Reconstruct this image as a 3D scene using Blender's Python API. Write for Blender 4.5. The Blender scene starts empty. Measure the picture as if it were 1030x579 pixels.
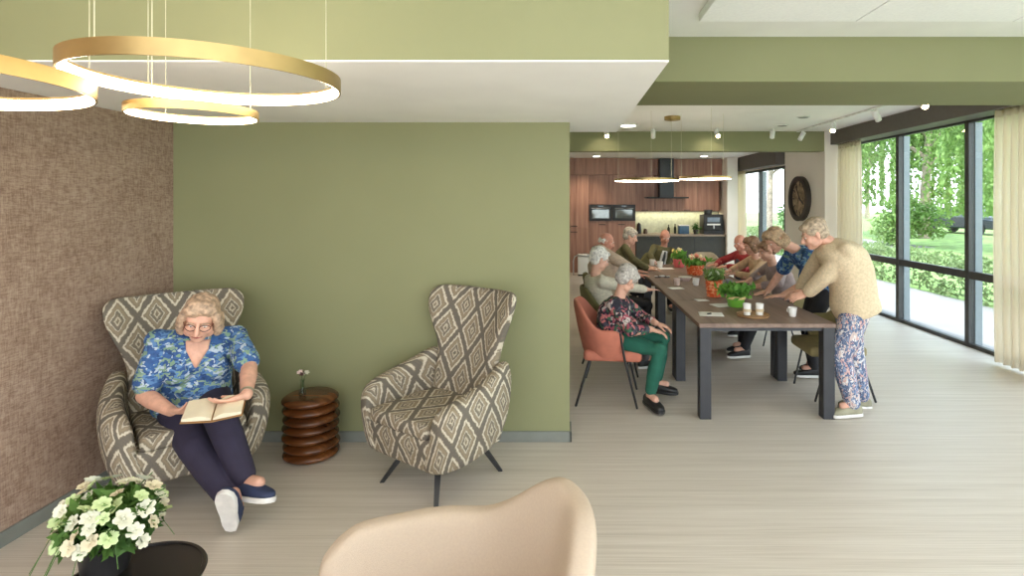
import bpy, bmesh, math, random
from mathutils import Vector, Matrix, Quaternion, noise
random.seed(7)
SC = bpy.context.scene
COL = SC.collection
PI = math.pi
V = Vector

# ------------------------------------------------------------------ camera / view
FPX, W, H, HX, HY, EYE = 560.0, 1030, 579, 568.0, 203.0, 1.70
cam_d = bpy.data.cameras.new('camera'); cam = bpy.data.objects.new('camera', cam_d); COL.objects.link(cam)
cam_d.sensor_fit = 'HORIZONTAL'; cam_d.sensor_width = 36.0; cam_d.lens = 36.0 * FPX / W
cam_d.shift_x = (W / 2 - HX) / W; cam_d.shift_y = -(H / 2 - HY) / W
cam_d.clip_start = 0.05; cam_d.clip_end = 200
cam.location = (0, 0, EYE); cam.rotation_euler = (PI / 2, 0, 0)
SC.camera = cam
SC.view_settings.view_transform = 'Standard'; SC.view_settings.look = 'None'
SC.view_settings.gamma = 1.0; SC.view_settings.use_curve_mapping = False
SC.view_settings.exposure = 0.0
try: SC.cycles.use_denoising = True
except Exception: pass
SC.cycles.max_bounces = 8; SC.cycles.diffuse_bounces = 5; SC.cycles.transparent_max_bounces = 24
SC.cycles.sample_clamp_indirect = 6.0; SC.cycles.caustics_reflective = False; SC.cycles.caustics_refractive = False

def at(px, py, D):
    """scene point at depth D seen at photo pixel (px, py): used to read positions off the plan"""
    return V(((px - HX) * D / FPX, D, EYE - (py - HY) * D / FPX))

# ------------------------------------------------------------------ materials
def lin(c):
    def f(u):
        u /= 255.0
        return u / 12.92 if u <= 0.04045 else ((u + 0.055) / 1.055) ** 2.4
    return (f(c[0]), f(c[1]), f(c[2]), 1.0)

class NT:
    def __init__(s, name):
        s.m = bpy.data.materials.new(name); s.m.use_nodes = True
        s.t = s.m.node_tree; s.n = s.t.nodes; s.l = s.t.links
        s.b = s.n['Principled BSDF']; s.out = s.n['Material Output']
    def new(s, typ, **kw):
        n = s.n.new(typ)
        for k, v in kw.items(): setattr(n, k, v)
        return n
    def link(s, a, b): s.l.new(a, b)
    def set(s, node, **kw):
        for k, v in kw.items(): node.inputs[k.replace('_', ' ')].default_value = v
        return node
    def coord(s, kind='Object', scale=(1, 1, 1), rot=(0, 0, 0), loc=(0, 0, 0)):
        c = s.new('ShaderNodeTexCoord'); m = s.new('ShaderNodeMapping')
        m.inputs['Scale'].default_value = scale; m.inputs['Rotation'].default_value = rot; m.inputs['Location'].default_value = loc
        s.link(c.outputs[kind], m.inputs['Vector']); return m.outputs['Vector']
    def noise(s, vec, scale, detail=3, rough=0.5):
        n = s.new('ShaderNodeTexNoise'); n.inputs['Scale'].default_value = scale
        n.inputs['Detail'].default_value = detail; n.inputs['Roughness'].default_value = rough
        if vec: s.link(vec, n.inputs['Vector'])
        return n
    def ramp(s, fac, stops, interp='LINEAR'):
        r = s.new('ShaderNodeValToRGB'); cr = r.color_ramp; cr.interpolation = interp
        while len(cr.elements) > 2: cr.elements.remove(cr.elements[-1])
        for i, (p, c) in enumerate(stops):
            e = cr.elements[i] if i < 2 else cr.elements.new(p)
            e.position = p; e.color = lin(c)
        s.link(fac, r.inputs['Fac']); return r.outputs['Color']
    def math(s, op, a, b=None, clamp=False):
        n = s.new('ShaderNodeMath', operation=op); n.use_clamp = clamp
        for i, x in enumerate((a, b)):
            if x is None: continue
            if isinstance(x, (int, float)): n.inputs[i].default_value = x
            else: s.link(x, n.inputs[i])
        return n.outputs[0]
    def mix(s, fac, a, b, blend='MIX'):
        n = s.new('ShaderNodeMix', data_type='RGBA', blend_type=blend)
        if isinstance(fac, (int, float)): n.inputs[0].default_value = fac
        else: s.link(fac, n.inputs[0])
        for i, x in ((6, a), (7, b)):
            if isinstance(x, tuple): n.inputs[i].default_value = lin(x)
            else: s.link(x, n.inputs[i])
        return n.outputs[2]
    def bump(s, height, strength=0.3, dist=0.01):
        b = s.new('ShaderNodeBump'); b.inputs['Strength'].default_value = strength; b.inputs['Distance'].default_value = dist
        s.link(height, b.inputs['Height']); s.link(b.outputs[0], s.b.inputs['Normal'])
    def color(s, c):
        if isinstance(c, tuple): s.b.inputs['Base Color'].default_value = lin(c)
        else: s.link(c, s.b.inputs['Base Color'])
    def pr(s, rough=0.6, metal=0.0, spec=0.5):
        s.b.inputs['Roughness'].default_value = rough; s.b.inputs['Metallic'].default_value = metal
        s.b.inputs['Specular IOR Level'].default_value = spec

_plain = {}
def plain(name, c, rough=0.6, metal=0.0, spec=0.5, var=0.06, scale=14.0, bump=0.0, bscale=200.0):
    """a surface of one colour with a slight mottle of its own"""
    if name in _plain: return _plain[name]
    k = NT(name); vec = k.coord('Object')
    n = k.noise(vec, scale, 3)
    lo = tuple(max(0, int(x * (1 - var))) for x in c); hi = tuple(min(255, int(x * (1 + var))) for x in c)
    k.color(k.ramp(n.outputs['Fac'], [(0.3, lo), (0.7, hi)]))
    k.pr(rough, metal, spec)
    if bump:
        n2 = k.noise(vec, bscale, 2); k.bump(n2.outputs['Fac'], bump, 0.004)
    _plain[name] = k.m; return k.m

def emitter(name, c, strength):
    k = NT(name); k.color(c); k.b.inputs['Emission Color'].default_value = lin(c); k.b.inputs['Emission Strength'].default_value = strength
    return k.m

def m_floor():
    k = NT('vinyl_floor'); vec = k.coord('Object', (1.6, 120, 1))
    n1 = k.noise(vec, 1.0, 4, 0.6)
    vec2 = k.coord('Object', (0.35, 22, 1)); n2 = k.noise(vec2, 1.0, 3)
    f = k.math('ADD', k.math('MULTIPLY', n1.outputs['Fac'], 0.62), k.math('MULTIPLY', n2.outputs['Fac'], 0.38))
    k.color(k.ramp(f, [(0.28, (174, 163, 147)), (0.45, (195, 184, 169)), (0.55, (203, 193, 179)), (0.72, (215, 206, 193))]))
    k.pr(0.42, 0, 0.45); k.bump(n1.outputs['Fac'], 0.05, 0.002)
    return k.m

def m_weave():
    k = NT('woven_wallcovering')
    a = k.noise(k.coord('Object', (1, 14, 90)), 1.6, 4, 0.7); b = k.noise(k.coord('Object', (1, 90, 12)), 1.6, 4, 0.7)
    c = k.noise(k.coord('Object'), 3.0, 4, 0.6); d = k.noise(k.coord('Object'), 26.0, 4, 0.65)
    f = k.math('ADD', k.math('MULTIPLY', a.outputs['Fac'], 0.36), k.math('MULTIPLY', b.outputs['Fac'], 0.30))
    f = k.math('ADD', f, k.math('MULTIPLY', c.outputs['Fac'], 0.14)); f = k.math('ADD', f, k.math('MULTIPLY', d.outputs['Fac'], 0.20))
    k.color(k.ramp(f, [(0.35, (106, 82, 68)), (0.46, (144, 119, 102)), (0.53, (162, 138, 120)), (0.64, (186, 164, 145))]))
    k.pr(0.85, 0, 0.2); k.bump(f, 0.25, 0.004)
    return k.m

def m_wood(name, dark, mid, light, axis='Z', rough=0.45, scale=1.0):
    k = NT(name)
    sc = {'Z': (26, 26, 1.2), 'X': (1.2, 26, 26), 'Y': (26, 1.2, 26)}[axis]
    vec = k.coord('Object', tuple(x * scale for x in sc)); n = k.noise(vec, 1.0, 5, 0.6)
    w = k.noise(k.coord('Object', tuple(x * scale * 0.22 for x in sc)), 1.0, 2)
    f = k.math('ADD', k.math('MULTIPLY', n.outputs['Fac'], 0.6), k.math('MULTIPLY', w.outputs['Fac'], 0.4))
    k.color(k.ramp(f, [(0.33, dark), (0.5, mid), (0.67, light)])); k.pr(rough)
    return k.m

def m_ikat():
    """diamond medallions with cream outlines on taupe, running over the upholstery's UVs"""
    k = NT('diamond_ikat_fabric')
    c = k.new('ShaderNodeTexCoord'); nz = k.noise(c.outputs['UV'], 60.0, 2); nz2 = k.noise(c.outputs['UV'], 9.0, 2)
    sep = k.new('ShaderNodeSeparateXYZ'); k.link(c.outputs['UV'], sep.inputs[0])
    wob = k.math('MULTIPLY', k.math('SUBTRACT', nz.outputs['Fac'], 0.5), 0.42)
    wob = k.math('ADD', wob, k.math('MULTIPLY', k.math('SUBTRACT', nz2.outputs['Fac'], 0.5), 0.42))
    def tri(x, size, off):
        t = k.math('ADD', k.math('DIVIDE', x, size), off)
        return k.math('MULTIPLY', k.math('ABSOLUTE', k.math('SUBTRACT', k.math('FRACT', t), 0.5)), 2.0)
    u = tri(sep.outputs[0], 0.215, 0.5); v = tri(sep.outputs[1], 0.30, 0.15)
    d = k.math('ABSOLUTE', k.math('SUBTRACT', k.math('ADD', u, v), 1.0))     # 0 on the lattice, 1 in the middle of a diamond
    d = k.math('ADD', d, k.math('MULTIPLY', wob, 0.55))
    grey, taupe, cream, tan = (94, 90, 85), (124, 113, 98), (214, 205, 184), (150, 135, 110)
    col = k.ramp(d, [(0.0, grey), (0.13, grey), (0.17, taupe), (0.21, cream), (0.30, cream), (0.34, taupe), (0.50, tan), (0.54, taupe), (0.62, cream), (0.66, grey), (0.78, taupe), (0.86, cream), (0.9, tan), (0.97, grey)])
    sp = k.noise(c.outputs['UV'], 110.0, 3)
    col = k.mix(k.math('MULTIPLY', sp.outputs['Fac'], 0.5), col, (142, 128, 106))
    k.color(col); k.pr(0.9, 0, 0.2); k.bump(sp.outputs['Fac'], 0.25, 0.003)
    return k.m

def m_print(name, stops, scale=22.0, dist=0.6, stretch=(1, 1, 1)):
    """printed cloth: irregular patches of the given colours"""
    k = NT(name); vec = k.coord('Object', stretch)
    n = k.noise(vec, scale * 0.55, 2)
    add = k.new('ShaderNodeVectorMath', operation='MULTIPLY_ADD')
    k.link(n.outputs['Color'], add.inputs[0]); add.inputs[1].default_value = (dist * 0.12,) * 3; k.link(vec, add.inputs[2])
    vo = k.new('ShaderNodeTexVoronoi'); vo.inputs['Scale'].default_value = scale; k.link(add.outputs[0], vo.inputs['Vector'])
    sep = k.new('ShaderNodeSeparateColor'); k.link(vo.outputs['Color'], sep.inputs[0])
    base = k.ramp(sep.outputs[0], stops, 'CONSTANT')
    n2 = k.noise(vec, scale * 2.2, 3)
    col = k.mix(k.math('MULTIPLY', n2.outputs['Fac'], 0.42), base, stops[1][1])
    k.color(col); k.pr(0.85, 0, 0.2); return k.m

def m_sheer(name, c, trans=0.35):
    k = NT(name); k.color(c); k.pr(0.9, 0, 0.1)
    tr = k.new('ShaderNodeBsdfTranslucent'); tr.inputs['Color'].default_value = lin(c)
    tp = k.new('ShaderNodeBsdfTransparent')
    m1 = k.new('ShaderNodeMixShader'); m1.inputs[0].default_value = 0.55
    m2 = k.new('ShaderNodeMixShader'); m2.inputs[0].default_value = trans * 0.3
    k.link(k.b.outputs[0], m1.inputs[1]); k.link(tr.outputs[0], m1.inputs[2])
    k.link(m1.outputs[0], m2.inputs[1]); k.link(tp.outputs[0], m2.inputs[2]); k.link(m2.outputs[0], k.out.inputs['Surface'])
    wv = k.noise(k.coord('Object', (300, 300, 300)), 1.0, 1); k.bump(wv.outputs['Fac'], 0.1, 0.001)
    return k.m

def m_pane(name, refl=0.05):
    k = NT(name); tp = k.new('ShaderNodeBsdfTransparent'); tp.inputs['Color'].default_value = (0.96, 0.98, 0.97, 1)
    gl = k.new('ShaderNodeBsdfGlossy'); gl.inputs['Roughness'].default_value = 0.02
    mx = k.new('ShaderNodeMixShader'); mx.inputs[0].default_value = refl
    k.link(tp.outputs[0], mx.inputs[1]); k.link(gl.outputs[0], mx.inputs[2]); k.link(mx.outputs[0], k.out.inputs['Surface'])
    return k.m

def m_glass(name, c=(235, 245, 240)):
    k = NT(name); k.color(c); k.pr(0.03); k.b.inputs['Transmission Weight'].default_value = 1.0; k.b.inputs['IOR'].default_value = 1.25
    return k.m

def m_leaf(name, a, b, c=None):
    k = NT(name); n = k.noise(k.coord('Object'), 9.0, 3)
    st = [(0.32, a), (0.62, b)] + ([(0.75, c)] if c else [])
    col = k.ramp(n.outputs['Fac'], st); k.color(col); k.pr(0.6, 0, 0.3)
    tr = k.new('ShaderNodeBsdfTranslucent'); k.link(col, tr.inputs['Color'])
    mx = k.new('ShaderNodeMixShader'); mx.inputs[0].default_value = 0.4
    k.link(k.b.outputs[0], mx.inputs[1]); k.link(tr.outputs[0], mx.inputs[2]); k.link(mx.outputs[0], k.out.inputs['Surface'])
    return k.m

# ------------------------------------------------------------------ object helpers
def obj(name, bm, mat, parent=None, smooth=True, angle=40, mods=()):
    bmesh.ops.recalc_face_normals(bm, faces=bm.faces)
    me = bpy.data.meshes.new(name)
    if smooth:
        for f in bm.faces: f.smooth = True
        ca = math.radians(angle)
        for e in bm.edges:
            if len(e.link_faces) == 2 and e.calc_face_angle(0) > ca: e.smooth = False
    bm.to_mesh(me); bm.free()
    mats = mat if isinstance(mat, (list, tuple)) else [mat]
    for m in mats: me.materials.append(m)
    o = bpy.data.objects.new(name, me); COL.objects.link(o)
    if parent is not None: o.parent = parent
    for kind, kw in mods:
        md = o.modifiers.new(kind.lower(), kind)
        for a, v in kw.items(): setattr(md, a, v)
    return o

def tag(o, label=None, cat=None, group=None, kind=None):
    if label: o['label'] = label
    if cat: o['category'] = cat
    if group: o['group'] = group
    if kind: o['kind'] = kind
    return o

def thing(name, label, cat, loc=(0, 0, 0), rz=0.0, group=None):
    o = bpy.data.objects.new(name, None); COL.objects.link(o); o.empty_display_size = 0.1
    o.location = loc; o.rotation_euler = (0, 0, rz)
    return tag(o, label, cat, group)

KIDS = {}
def dup(root, loc=None, rz=None, label=None):
    r = root.copy(); COL.objects.link(r)
    if loc is not None: r.location = loc
    if rz is not None: r.rotation_euler = (0, 0, rz)
    if label: r['label'] = label
    for ch in [c for c in list(COL.objects) if c.parent == root]:
        c2 = ch.copy(); COL.objects.link(c2); c2.parent = r
        for g in [c for c in list(COL.objects) if c.parent == ch]:
            g2 = g.copy(); COL.objects.link(g2); g2.parent = c2
    return r

def B(): return bmesh.new()

def box(bm, lo, hi, bev=0.0, M=None, seg=2):
    lo, hi = V(lo), V(hi)
    r = bmesh.ops.create_cube(bm, size=1.0); vs = r['verts']
    for v in vs: v.co = V((lo.x + (v.co.x + .5) * (hi.x - lo.x), lo.y + (v.co.y + .5) * (hi.y - lo.y), lo.z + (v.co.z + .5) * (hi.z - lo.z)))
    if bev > 0:
        es = list({e for v in vs for e in v.link_edges})
        r2 = bmesh.ops.bevel(bm, geom=es, offset=bev, segments=seg, affect='EDGES', profile=0.6)
        vs = list({v for f in r2['faces'] for v in f.verts} | {v for v in vs if v.is_valid})
    if M is not None:
        for v in vs: v.co = M @ v.co
    return vs

def loft(bm, loops, cap=True, closed=True, M=None):
    rings = []
    for lp in loops: rings.append([bm.verts.new((M @ V(p)) if M is not None else V(p)) for p in lp])
    n = len(rings[0])
    for a, b in zip(rings, rings[1:]):
        for i in range(n if closed else n - 1):
            j = (i + 1) % n
            try: bm.faces.new((a[i], a[j], b[j], b[i]))
            except ValueError: pass
    if cap and closed:
        for r in (rings[0], rings[-1]):
            try: bm.faces.new(r)
            except ValueError: pass
    return rings

def frame_of(t, ref=None):
    t = t.normalized(); r = ref or (V((0, 0, 1)) if abs(t.z) < 0.9 else V((0, 1, 0)))
    s = t.cross(r).normalized(); return s, s.cross(t).normalized()

def tube(bm, pts, rad, seg=12, round_ends=True, flat=1.0):
    """a tapered tube along points, hemispherical ends"""
    pts = [V(p) for p in pts]; n = len(pts)
    rads = [rad] * n if isinstance(rad, (int, float)) else list(rad)
    loops = []
    t0 = (pts[1] - pts[0]).normalized(); s, u = frame_of(t0)
    prev = t0
    def ring(c, r, s, u): return [c + s * (r * math.cos(2 * PI * i / seg)) + u * (r * flat * math.sin(2 * PI * i / seg)) for i in range(seg)]
    for i in range(n):
        if i == 0: t = t0
        elif i == n - 1: t = (pts[-1] - pts[-2]).normalized()
        else: t = ((pts[i + 1] - pts[i]).normalized() + (pts[i] - pts[i - 1]).normalized()).normalized()
        q = prev.rotation_difference(t); s = q @ s; u = q @ u; prev = t
        if i == 0 and round_ends:
            for a in (0.95, 0.75, 0.4): loops.append(ring(pts[0] - t * rads[0] * a, rads[0] * math.sqrt(1 - a * a), s, u))
        loops.append(ring(pts[i], rads[i], s, u))
        if i == n - 1 and round_ends:
            for a in (0.4, 0.75, 0.95): loops.append(ring(pts[-1] + t * rads[-1] * a, rads[-1] * math.sqrt(1 - a * a), s, u))
    loft(bm, loops)

def lathe(bm, prof, c=(0, 0, 0), seg=32, sx=1.0, sy=1.0):
    c = V(c); loops = [[c + V((r * sx * math.cos(2 * PI * i / seg), r * sy * math.sin(2 * PI * i / seg), z)) for i in range(seg)] for r, z in prof]
    loft(bm, loops)

def ball(bm, c, r, seg=14, M=None):
    """ellipsoid; r a number or three half-axes, M an optional 3x3 orientation"""
    c = V(c); r = V((r, r, r)) if isinstance(r, (int, float)) else V(r)
    res = bmesh.ops.create_uvsphere(bm, u_segments=seg, v_segments=max(6, seg * 2 // 3), radius=1.0)
    for v in res['verts']:
        p = V((v.co.x * r.x, v.co.y * r.y, v.co.z * r.z)); v.co = c + ((M @ p) if M is not None else p)

def ell(c, s, u, a, b, seg=20, p=2.0):
    """closed superellipse loop about c in the plane of s and u"""
    out = []
    for i in range(seg):
        t = 2 * PI * i / seg; ct, st = math.cos(t), math.sin(t)
        out.append(V(c) + s * (a * math.copysign(abs(ct) ** (2 / p), ct)) + u * (b * math.copysign(abs(st) ** (2 / p), st)))
    return out

def prism(bm, outline, axis, a, b, M=None):
    """outline of 2-D points pushed from a to b along axis"""
    def p3(p, h): return {'x': V((h, p[0], p[1])), 'y': V((p[0], h, p[1])), 'z': V((p[0], p[1], h))}[axis]
    loft(bm, [[p3(p, a) for p in outline], [p3(p, b) for p in outline]], M=M)

def uvmap(bm, fn):
    lay = bm.loops.layers.uv.new('UVMap')
    for f in bm.faces:
        for l in f.loops: l[lay].uv = fn(l.vert.co)

def one(name, bm, mat, label, cat, loc=(0, 0, 0), rz=0.0, group=None, **kw):
    o = obj(name, bm, mat, **kw); o.location = loc; o.rotation_euler = (0, 0, rz)
    return tag(o, label, cat, group)

def struct(name, bm, mat, parent=None, **kw):
    kw.setdefault('smooth', False)
    o = obj(name, bm, mat, parent, **kw)
    if parent is None: o['kind'] = 'structure'
    return o
# ------------------------------------------------------------------ palette
M_floor = m_floor(); M_weave = m_weave(); M_ikat = m_ikat()
M_green = plain('sage_green_paint', (136, 136, 98), 0.75, var=0.012, scale=2.0)
M_white = plain('white_plaster', (246, 245, 242), 0.85, var=0.01, scale=3.0)
M_panelw = plain('white_ceiling_tile', (252, 252, 250), 0.9, var=0.012, scale=60)
M_cream = plain('warm_white_wall', (242, 234, 222), 0.8, var=0.01, scale=2)
M_grey = plain('grey_skirting', (122, 124, 116), 0.5, var=0.02)
M_dark = plain('anthracite_frame', (66, 66, 65), 0.45, var=0.03)
M_alu = plain('pale_aluminium_reveal', (136, 146, 150), 0.4, var=0.02)
M_pelmet = plain('brown_grey_pelmet', (98, 92, 85), 0.6, var=0.03)
M_brass = plain('brushed_brass', (176, 150, 100), 0.42, 1.0, var=0.05, scale=8)
M_wire = plain('fine_steel_wire', (200, 196, 170), 0.4, 0.6)
M_black = plain('black_metal', (34, 33, 33), 0.45, var=0.05)
M_steel = plain('brushed_steel', (190, 190, 190), 0.3, 0.9)
M_leg = plain('dark_grey_metal', (58, 58, 61), 0.5, 0.2, var=0.04)
M_pane = m_pane('window_pane_glass', 0.05)
M_sheer = m_sheer('cream_sheer', (242, 233, 214), 0.7)
M_kwood = m_wood('reddish_walnut_front', (134, 94, 77), (166, 121, 101), (188, 143, 121), 'Z')
M_ktop = plain('greige_worktop', (160, 142, 124), 0.4)
M_kdark = plain('dark_olive_front', (62, 62, 56), 0.5)
M_splash = plain('pale_green_backsplash', (206, 212, 184), 0.3)
M_table = m_wood('brown_grey_oak_top', (104, 82, 70), (126, 103, 89), (142, 119, 104), 'Y', 0.5)
M_china = plain('white_china', (238, 236, 230), 0.25, var=0.01)
M_paper = plain('white_paper', (238, 235, 228), 0.8, var=0.02)
M_lit = emitter('warm_led_strip', (255, 240, 216), 14.0)
M_bulb = emitter('spot_lamp_lens', (255, 226, 170), 40.0)
M_disc = emitter('downlight_diffuser', (255, 246, 228), 6.0)

# ------------------------------------------------------------------ setting
XL, YG, XG, XR, XC, CZ, SZ = -2.78, 3.955, 0.035, 4.74, 4.35, 2.88, 2.265
YK = 14.0; Y0 = -2.6
bm = B(); box(bm, (XL - .2, Y0, -.1), (XR + .13, YK + .4, 0)); struct('floor', bm, M_floor)
bm = B(); box(bm, (XL - .2, Y0, 0), (XL, YG + .15, CZ)); struct('wall_left', bm, M_weave)
bm = B(); box(bm, (XL, YG, 0), (XG, YG + .16, SZ)); struct('wall_back', bm, M_green)
# the partition continues as the side of the hall leading to the kitchen
bm = B(); box(bm, (XL, YG + .16, 0), (-1.6, YK + .3, CZ)); struct('wall_side', bm, M_cream)
bm = B(); box(bm, (XL, 2.244, SZ), (.42, 4.5, SZ + .006)); sof = struct('ceiling_soffit', bm, M_white)
bm = B(); box(bm, (XL, 2.244, SZ + .006), (.42, 2.262, CZ)); box(bm, (.40, 2.262, SZ + .006), (.42, 4.5, CZ)); box(bm, (XL, 4.48, SZ + .006), (.40, 4.5, CZ))
obj('soffit_face', bm, M_green, sof, smooth=False)
bm = B(); box(bm, (XL - .2, Y0, CZ), (XR + .13, YK + .4, CZ + .12)); struct('ceiling', bm, M_white)
# green beam in line with the partition
bm = B(); box(bm, (.42, 3.98, 2.56), (XR, 4.96, CZ)); struct('ceiling_beam', bm, M_green)
# slim drop panel on the front ceiling
bm = B()
for i in range(4): box(bm, (.84 + i * .98, 1.2, CZ - .055), (.84 + i * .98 + .970, 3.48, CZ - .001), .004)
struct('ceiling_panel', bm, M_panelw)
bm = B(); box(bm, (XG - .5, 9.33, 2.55), (XC, 9.55, CZ)); box(bm, (-1.6, 9.33, 2.55), (XG - .5, 9.55, CZ)); struct('ceiling_bulkhead', bm, M_green)
bm = B(); box(bm, (-1.6, 9.55, 2.76), (XC, YK, 2.79)); struct('ceiling_kitchen', bm, M_white)
# skirting
bm = B(); box(bm, (XL, YG - .014, 0), (XG + .014, YG, .075), .003); box(bm, (XG, YG - .014, 0), (XG + .014, YG + .174, .075), .003); struct('baseboard_back', bm, M_grey)
bm = B(); box(bm, (XL, Y0, 0), (XL + .014, YG - .014, .075), .003); struct('baseboard_left', bm, M_grey)
bm = B(); box(bm, (XC - .013, 9.30, 0), (XC, 10.95, .075), .003); struct('baseboard_right', bm, M_grey)
# right-hand walls: pier with the clock, then the second window, then the kitchen end wall
bm = B(); box(bm, (XC, 9.31, 0), (XR + .13, 10.98, CZ)); struct('wall_pier', bm, M_cream)
bm = B(); box(bm, (XC, 10.98, 2.42), (XC + .13, YK, CZ)); struct('wall_right', bm, M_cream)
bm = B(); box(bm, (-1.6, YK, 0), (XC + .13, YK + .2, CZ)); struct('wall_far', bm, M_cream)
bm = B(); box(bm, (XR, Y0, 2.68), (XR + .13, 9.31, CZ)); struct('wall_right_lintel', bm, M_cream)
bm = B(); box(bm, (3.87, 13.25, 0), (4.12, YK, 2.76)); struct('wall_kitchen_end', bm, M_cream)
bm = B(); box(bm, (4.44, 2.2, 2.655), (XR, 9.3, CZ), .004); struct('trim_1', bm, M_pelmet)
bm = B(); box(bm, (4.16, 11.0, 2.44), (XC, 13.95, 2.76), .004); struct('trim_2', bm, M_pelmet)

def window(name, x, y0, y1, z1, mull, rail=None, w=.07, deep=.13):
    root = bpy.data.objects.new(name, None); COL.objects.link(root); root['kind'] = 'structure'; root.location = (x, (y0 + y1) / 2, 0)
    oy = -(y0 + y1) / 2
    bm = B(); box(bm, (0, y0 + oy, 0), (deep * .45, y1 + oy, .045)); box(bm, (0, y0 + oy, z1 - .05), (deep * .45, y1 + oy, z1))
    box(bm, (0, y0 + oy, .045), (deep * .45, y0 + oy + w, z1 - .05)); box(bm, (0, y1 + oy - w, .045), (deep * .45, y1 + oy, z1 - .05))
    obj('window_frame', bm, M_dark, root, smooth=False)
    for my in mull:
        bm = B(); box(bm, (-.012, my + oy - w / 2, .045), (deep * .45, my + oy + w / 2, z1 - .05), .004); obj('mullion', bm, M_dark, root, smooth=False)
        bm = B(); box(bm, (deep * .45, my + oy - w / 2 - .01, .02), (deep * 1.1, my + oy + w / 2 + .01, z1 - .05)); obj('mullion_cover', bm, M_alu, root, smooth=False)
    ys = [y0] + list(mull) + [y1]
    if rail:
        for a, b in zip(ys, ys[1:]):
            bm = B(); box(bm, (-.006, a + oy + w / 2, rail - .045), (deep * .45, b + oy - w / 2, rail + .045), .004); obj('transom_rail', bm, M_dark, root, smooth=False)
    for a, b in zip(ys, ys[1:]):
        for (c, d) in ([(.045, rail - .045), (rail + .045, z1 - .05)] if rail else [(.045, z1 - .05)]):
            bm = B(); box(bm, (deep * .2, a + oy + w / 2, c), (deep * .2 + .006, b + oy - w / 2, d)); obj('glass_pane', bm, M_pane, root, smooth=False)
    return root
window('window_1', XR, Y0, 9.3, 2.68, [-.3, 1.07, 2.44, 3.81, 5.18, 6.55, 7.92], .845)
window('window_2', XC, 10.98, 13.99, 2.42, [12.43], None)

# ------------------------------------------------------------------ outdoors
M_pave = plain('pale_terrace_paving', (140, 138, 136), 0.8, var=0.05, scale=1.5)
M_lawn = plain('sunlit_lawn', (122, 150, 84), 0.9, var=0.2, scale=2.5)
bm = B(); box(bm, (XR + .13, -12, -.12), (6.95, 60, -.02)); struct('ground_terrace', bm, M_pave)
bm = B(); box(bm, (6.95, -12, -.15), (70, 90, -.03)); struct('ground_lawn', bm, M_lawn)
bm = B(); box(bm, (9.3, 21, -.10), (14.0, 34, -.02)); struct('path', bm, M_pave)
M_hedge = m_leaf('hedge_leaf', (92, 114, 70), (138, 156, 106), (184, 194, 156))
M_treeA = m_leaf('bright_tree_leaf', (98, 130, 66), (142, 172, 100), (190, 206, 150))
M_treeB = m_leaf('deep_tree_leaf', (72, 106, 60), (112, 146, 86), (160, 184, 126))
M_bark = plain('pale_bark', (150, 138, 124), 0.9, var=0.2, scale=6)

def leaf_cloud(bm, n, gen, size, rnd, droop=0.0):
    for _ in range(n):
        c = gen(); s = size * rnd.uniform(.6, 1.4)
        d = V((rnd.gauss(0, 1), rnd.gauss(0, 1), rnd.gauss(0, 1) - droop)).normalized(); a, b = frame_of(d)
        ang = rnd.uniform(0, PI); a2 = a * math.cos(ang) + b * math.sin(ang)
        p = [c - d * s, c + a2 * s * .42, c + d * s, c - a2 * s * .42]
        bm.faces.new([bm.verts.new(x) for x in p])

def hedge(name, x0, x1, y0, y1, h, n, label, mat):
    rnd = random.Random(name); bm = B()
    def gen():
        y = rnd.uniform(y0, y1); k = rnd.random()
        top = h * (0.86 + 0.22 * noise.noise(V((y * 1.3, 0, 3))))
        if k < .45: return V((x0 + rnd.uniform(-.08, .1), y, rnd.uniform(.0, top)))
        return V((rnd.uniform(x0, x1), y, top + rnd.uniform(-.12, .08)))
    leaf_cloud(bm, n, gen, .055, rnd)
    one(name, bm, mat, label, 'hedge', smooth=False)
hedge('hedge', 6.98, 8.2, 5.6, 34, .66, 15000, 'low clipped pale green hedge along the edge of the terrace', M_hedge)

def tree(name, x, y, h, crown, n, mat, label, weep=False, lean=0.0, tr=.16, size=.13):
    rnd = random.Random(label); root = thing(name, label, 'tree', (x, y, -.03), 0, None)
    bm = B(); top = V((lean, 0, h * .72)); tube(bm, [(0, 0, 0), (lean * .3, .05, h * .25), (lean * .6, -.05, h * .5), top], [tr, tr * .8, tr * .62, tr * .3], 10)
    for i in range(7):
        a = i * 2.4; b = V((lean * .6, 0, h * (.38 + .04 * i))); e = b + V((math.cos(a) * crown * .62, math.sin(a) * crown * .62, h * .16))
        tube(bm, [b, (b + e) / 2 + V((0, 0, .2)), e], [tr * .4, tr * .25, tr * .1], 7)
    obj('trunk', bm, M_bark, root)
    bm = B(); blobs = []
    for i in range(16):
        a = rnd.uniform(0, 2 * PI); r = crown * math.sqrt(rnd.random()) * .75
        blobs.append((V((lean * .6 + r * math.cos(a), r * math.sin(a), h * rnd.uniform(.45, .95))), crown * rnd.uniform(.28, .46)))
    def gen():
        c, r = rnd.choice(blobs)
        d = V((rnd.gauss(0, 1), rnd.gauss(0, 1), rnd.gauss(0, 1))).normalized() * r * rnd.uniform(.6, 1.05)
        p = c + d
        if weep and rnd.random() < .6:
            k = rnd.random(); a = rnd.choice(range(70)) * 2.399; rr = crown * (.55 + .4 * ((math.sin(a * 7) + 1) / 2))
            p = V((lean * .6 + rr * math.cos(a), rr * math.sin(a), h * (.85 - .68 * k))) + V((rnd.gauss(0, .06), rnd.gauss(0, .06), 0))
        return p
    leaf_cloud(bm, n, gen, size, rnd, 1.6 if weep else 0)
    obj('foliage', bm, mat, root, smooth=False)
    return root
tree('weeping_willow', 17.1, 26.5, 9.0, 3.4, 14000, M_treeA, 'weeping willow with pale trunk on the lawn outside the large window', True, .3, .26)
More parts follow.
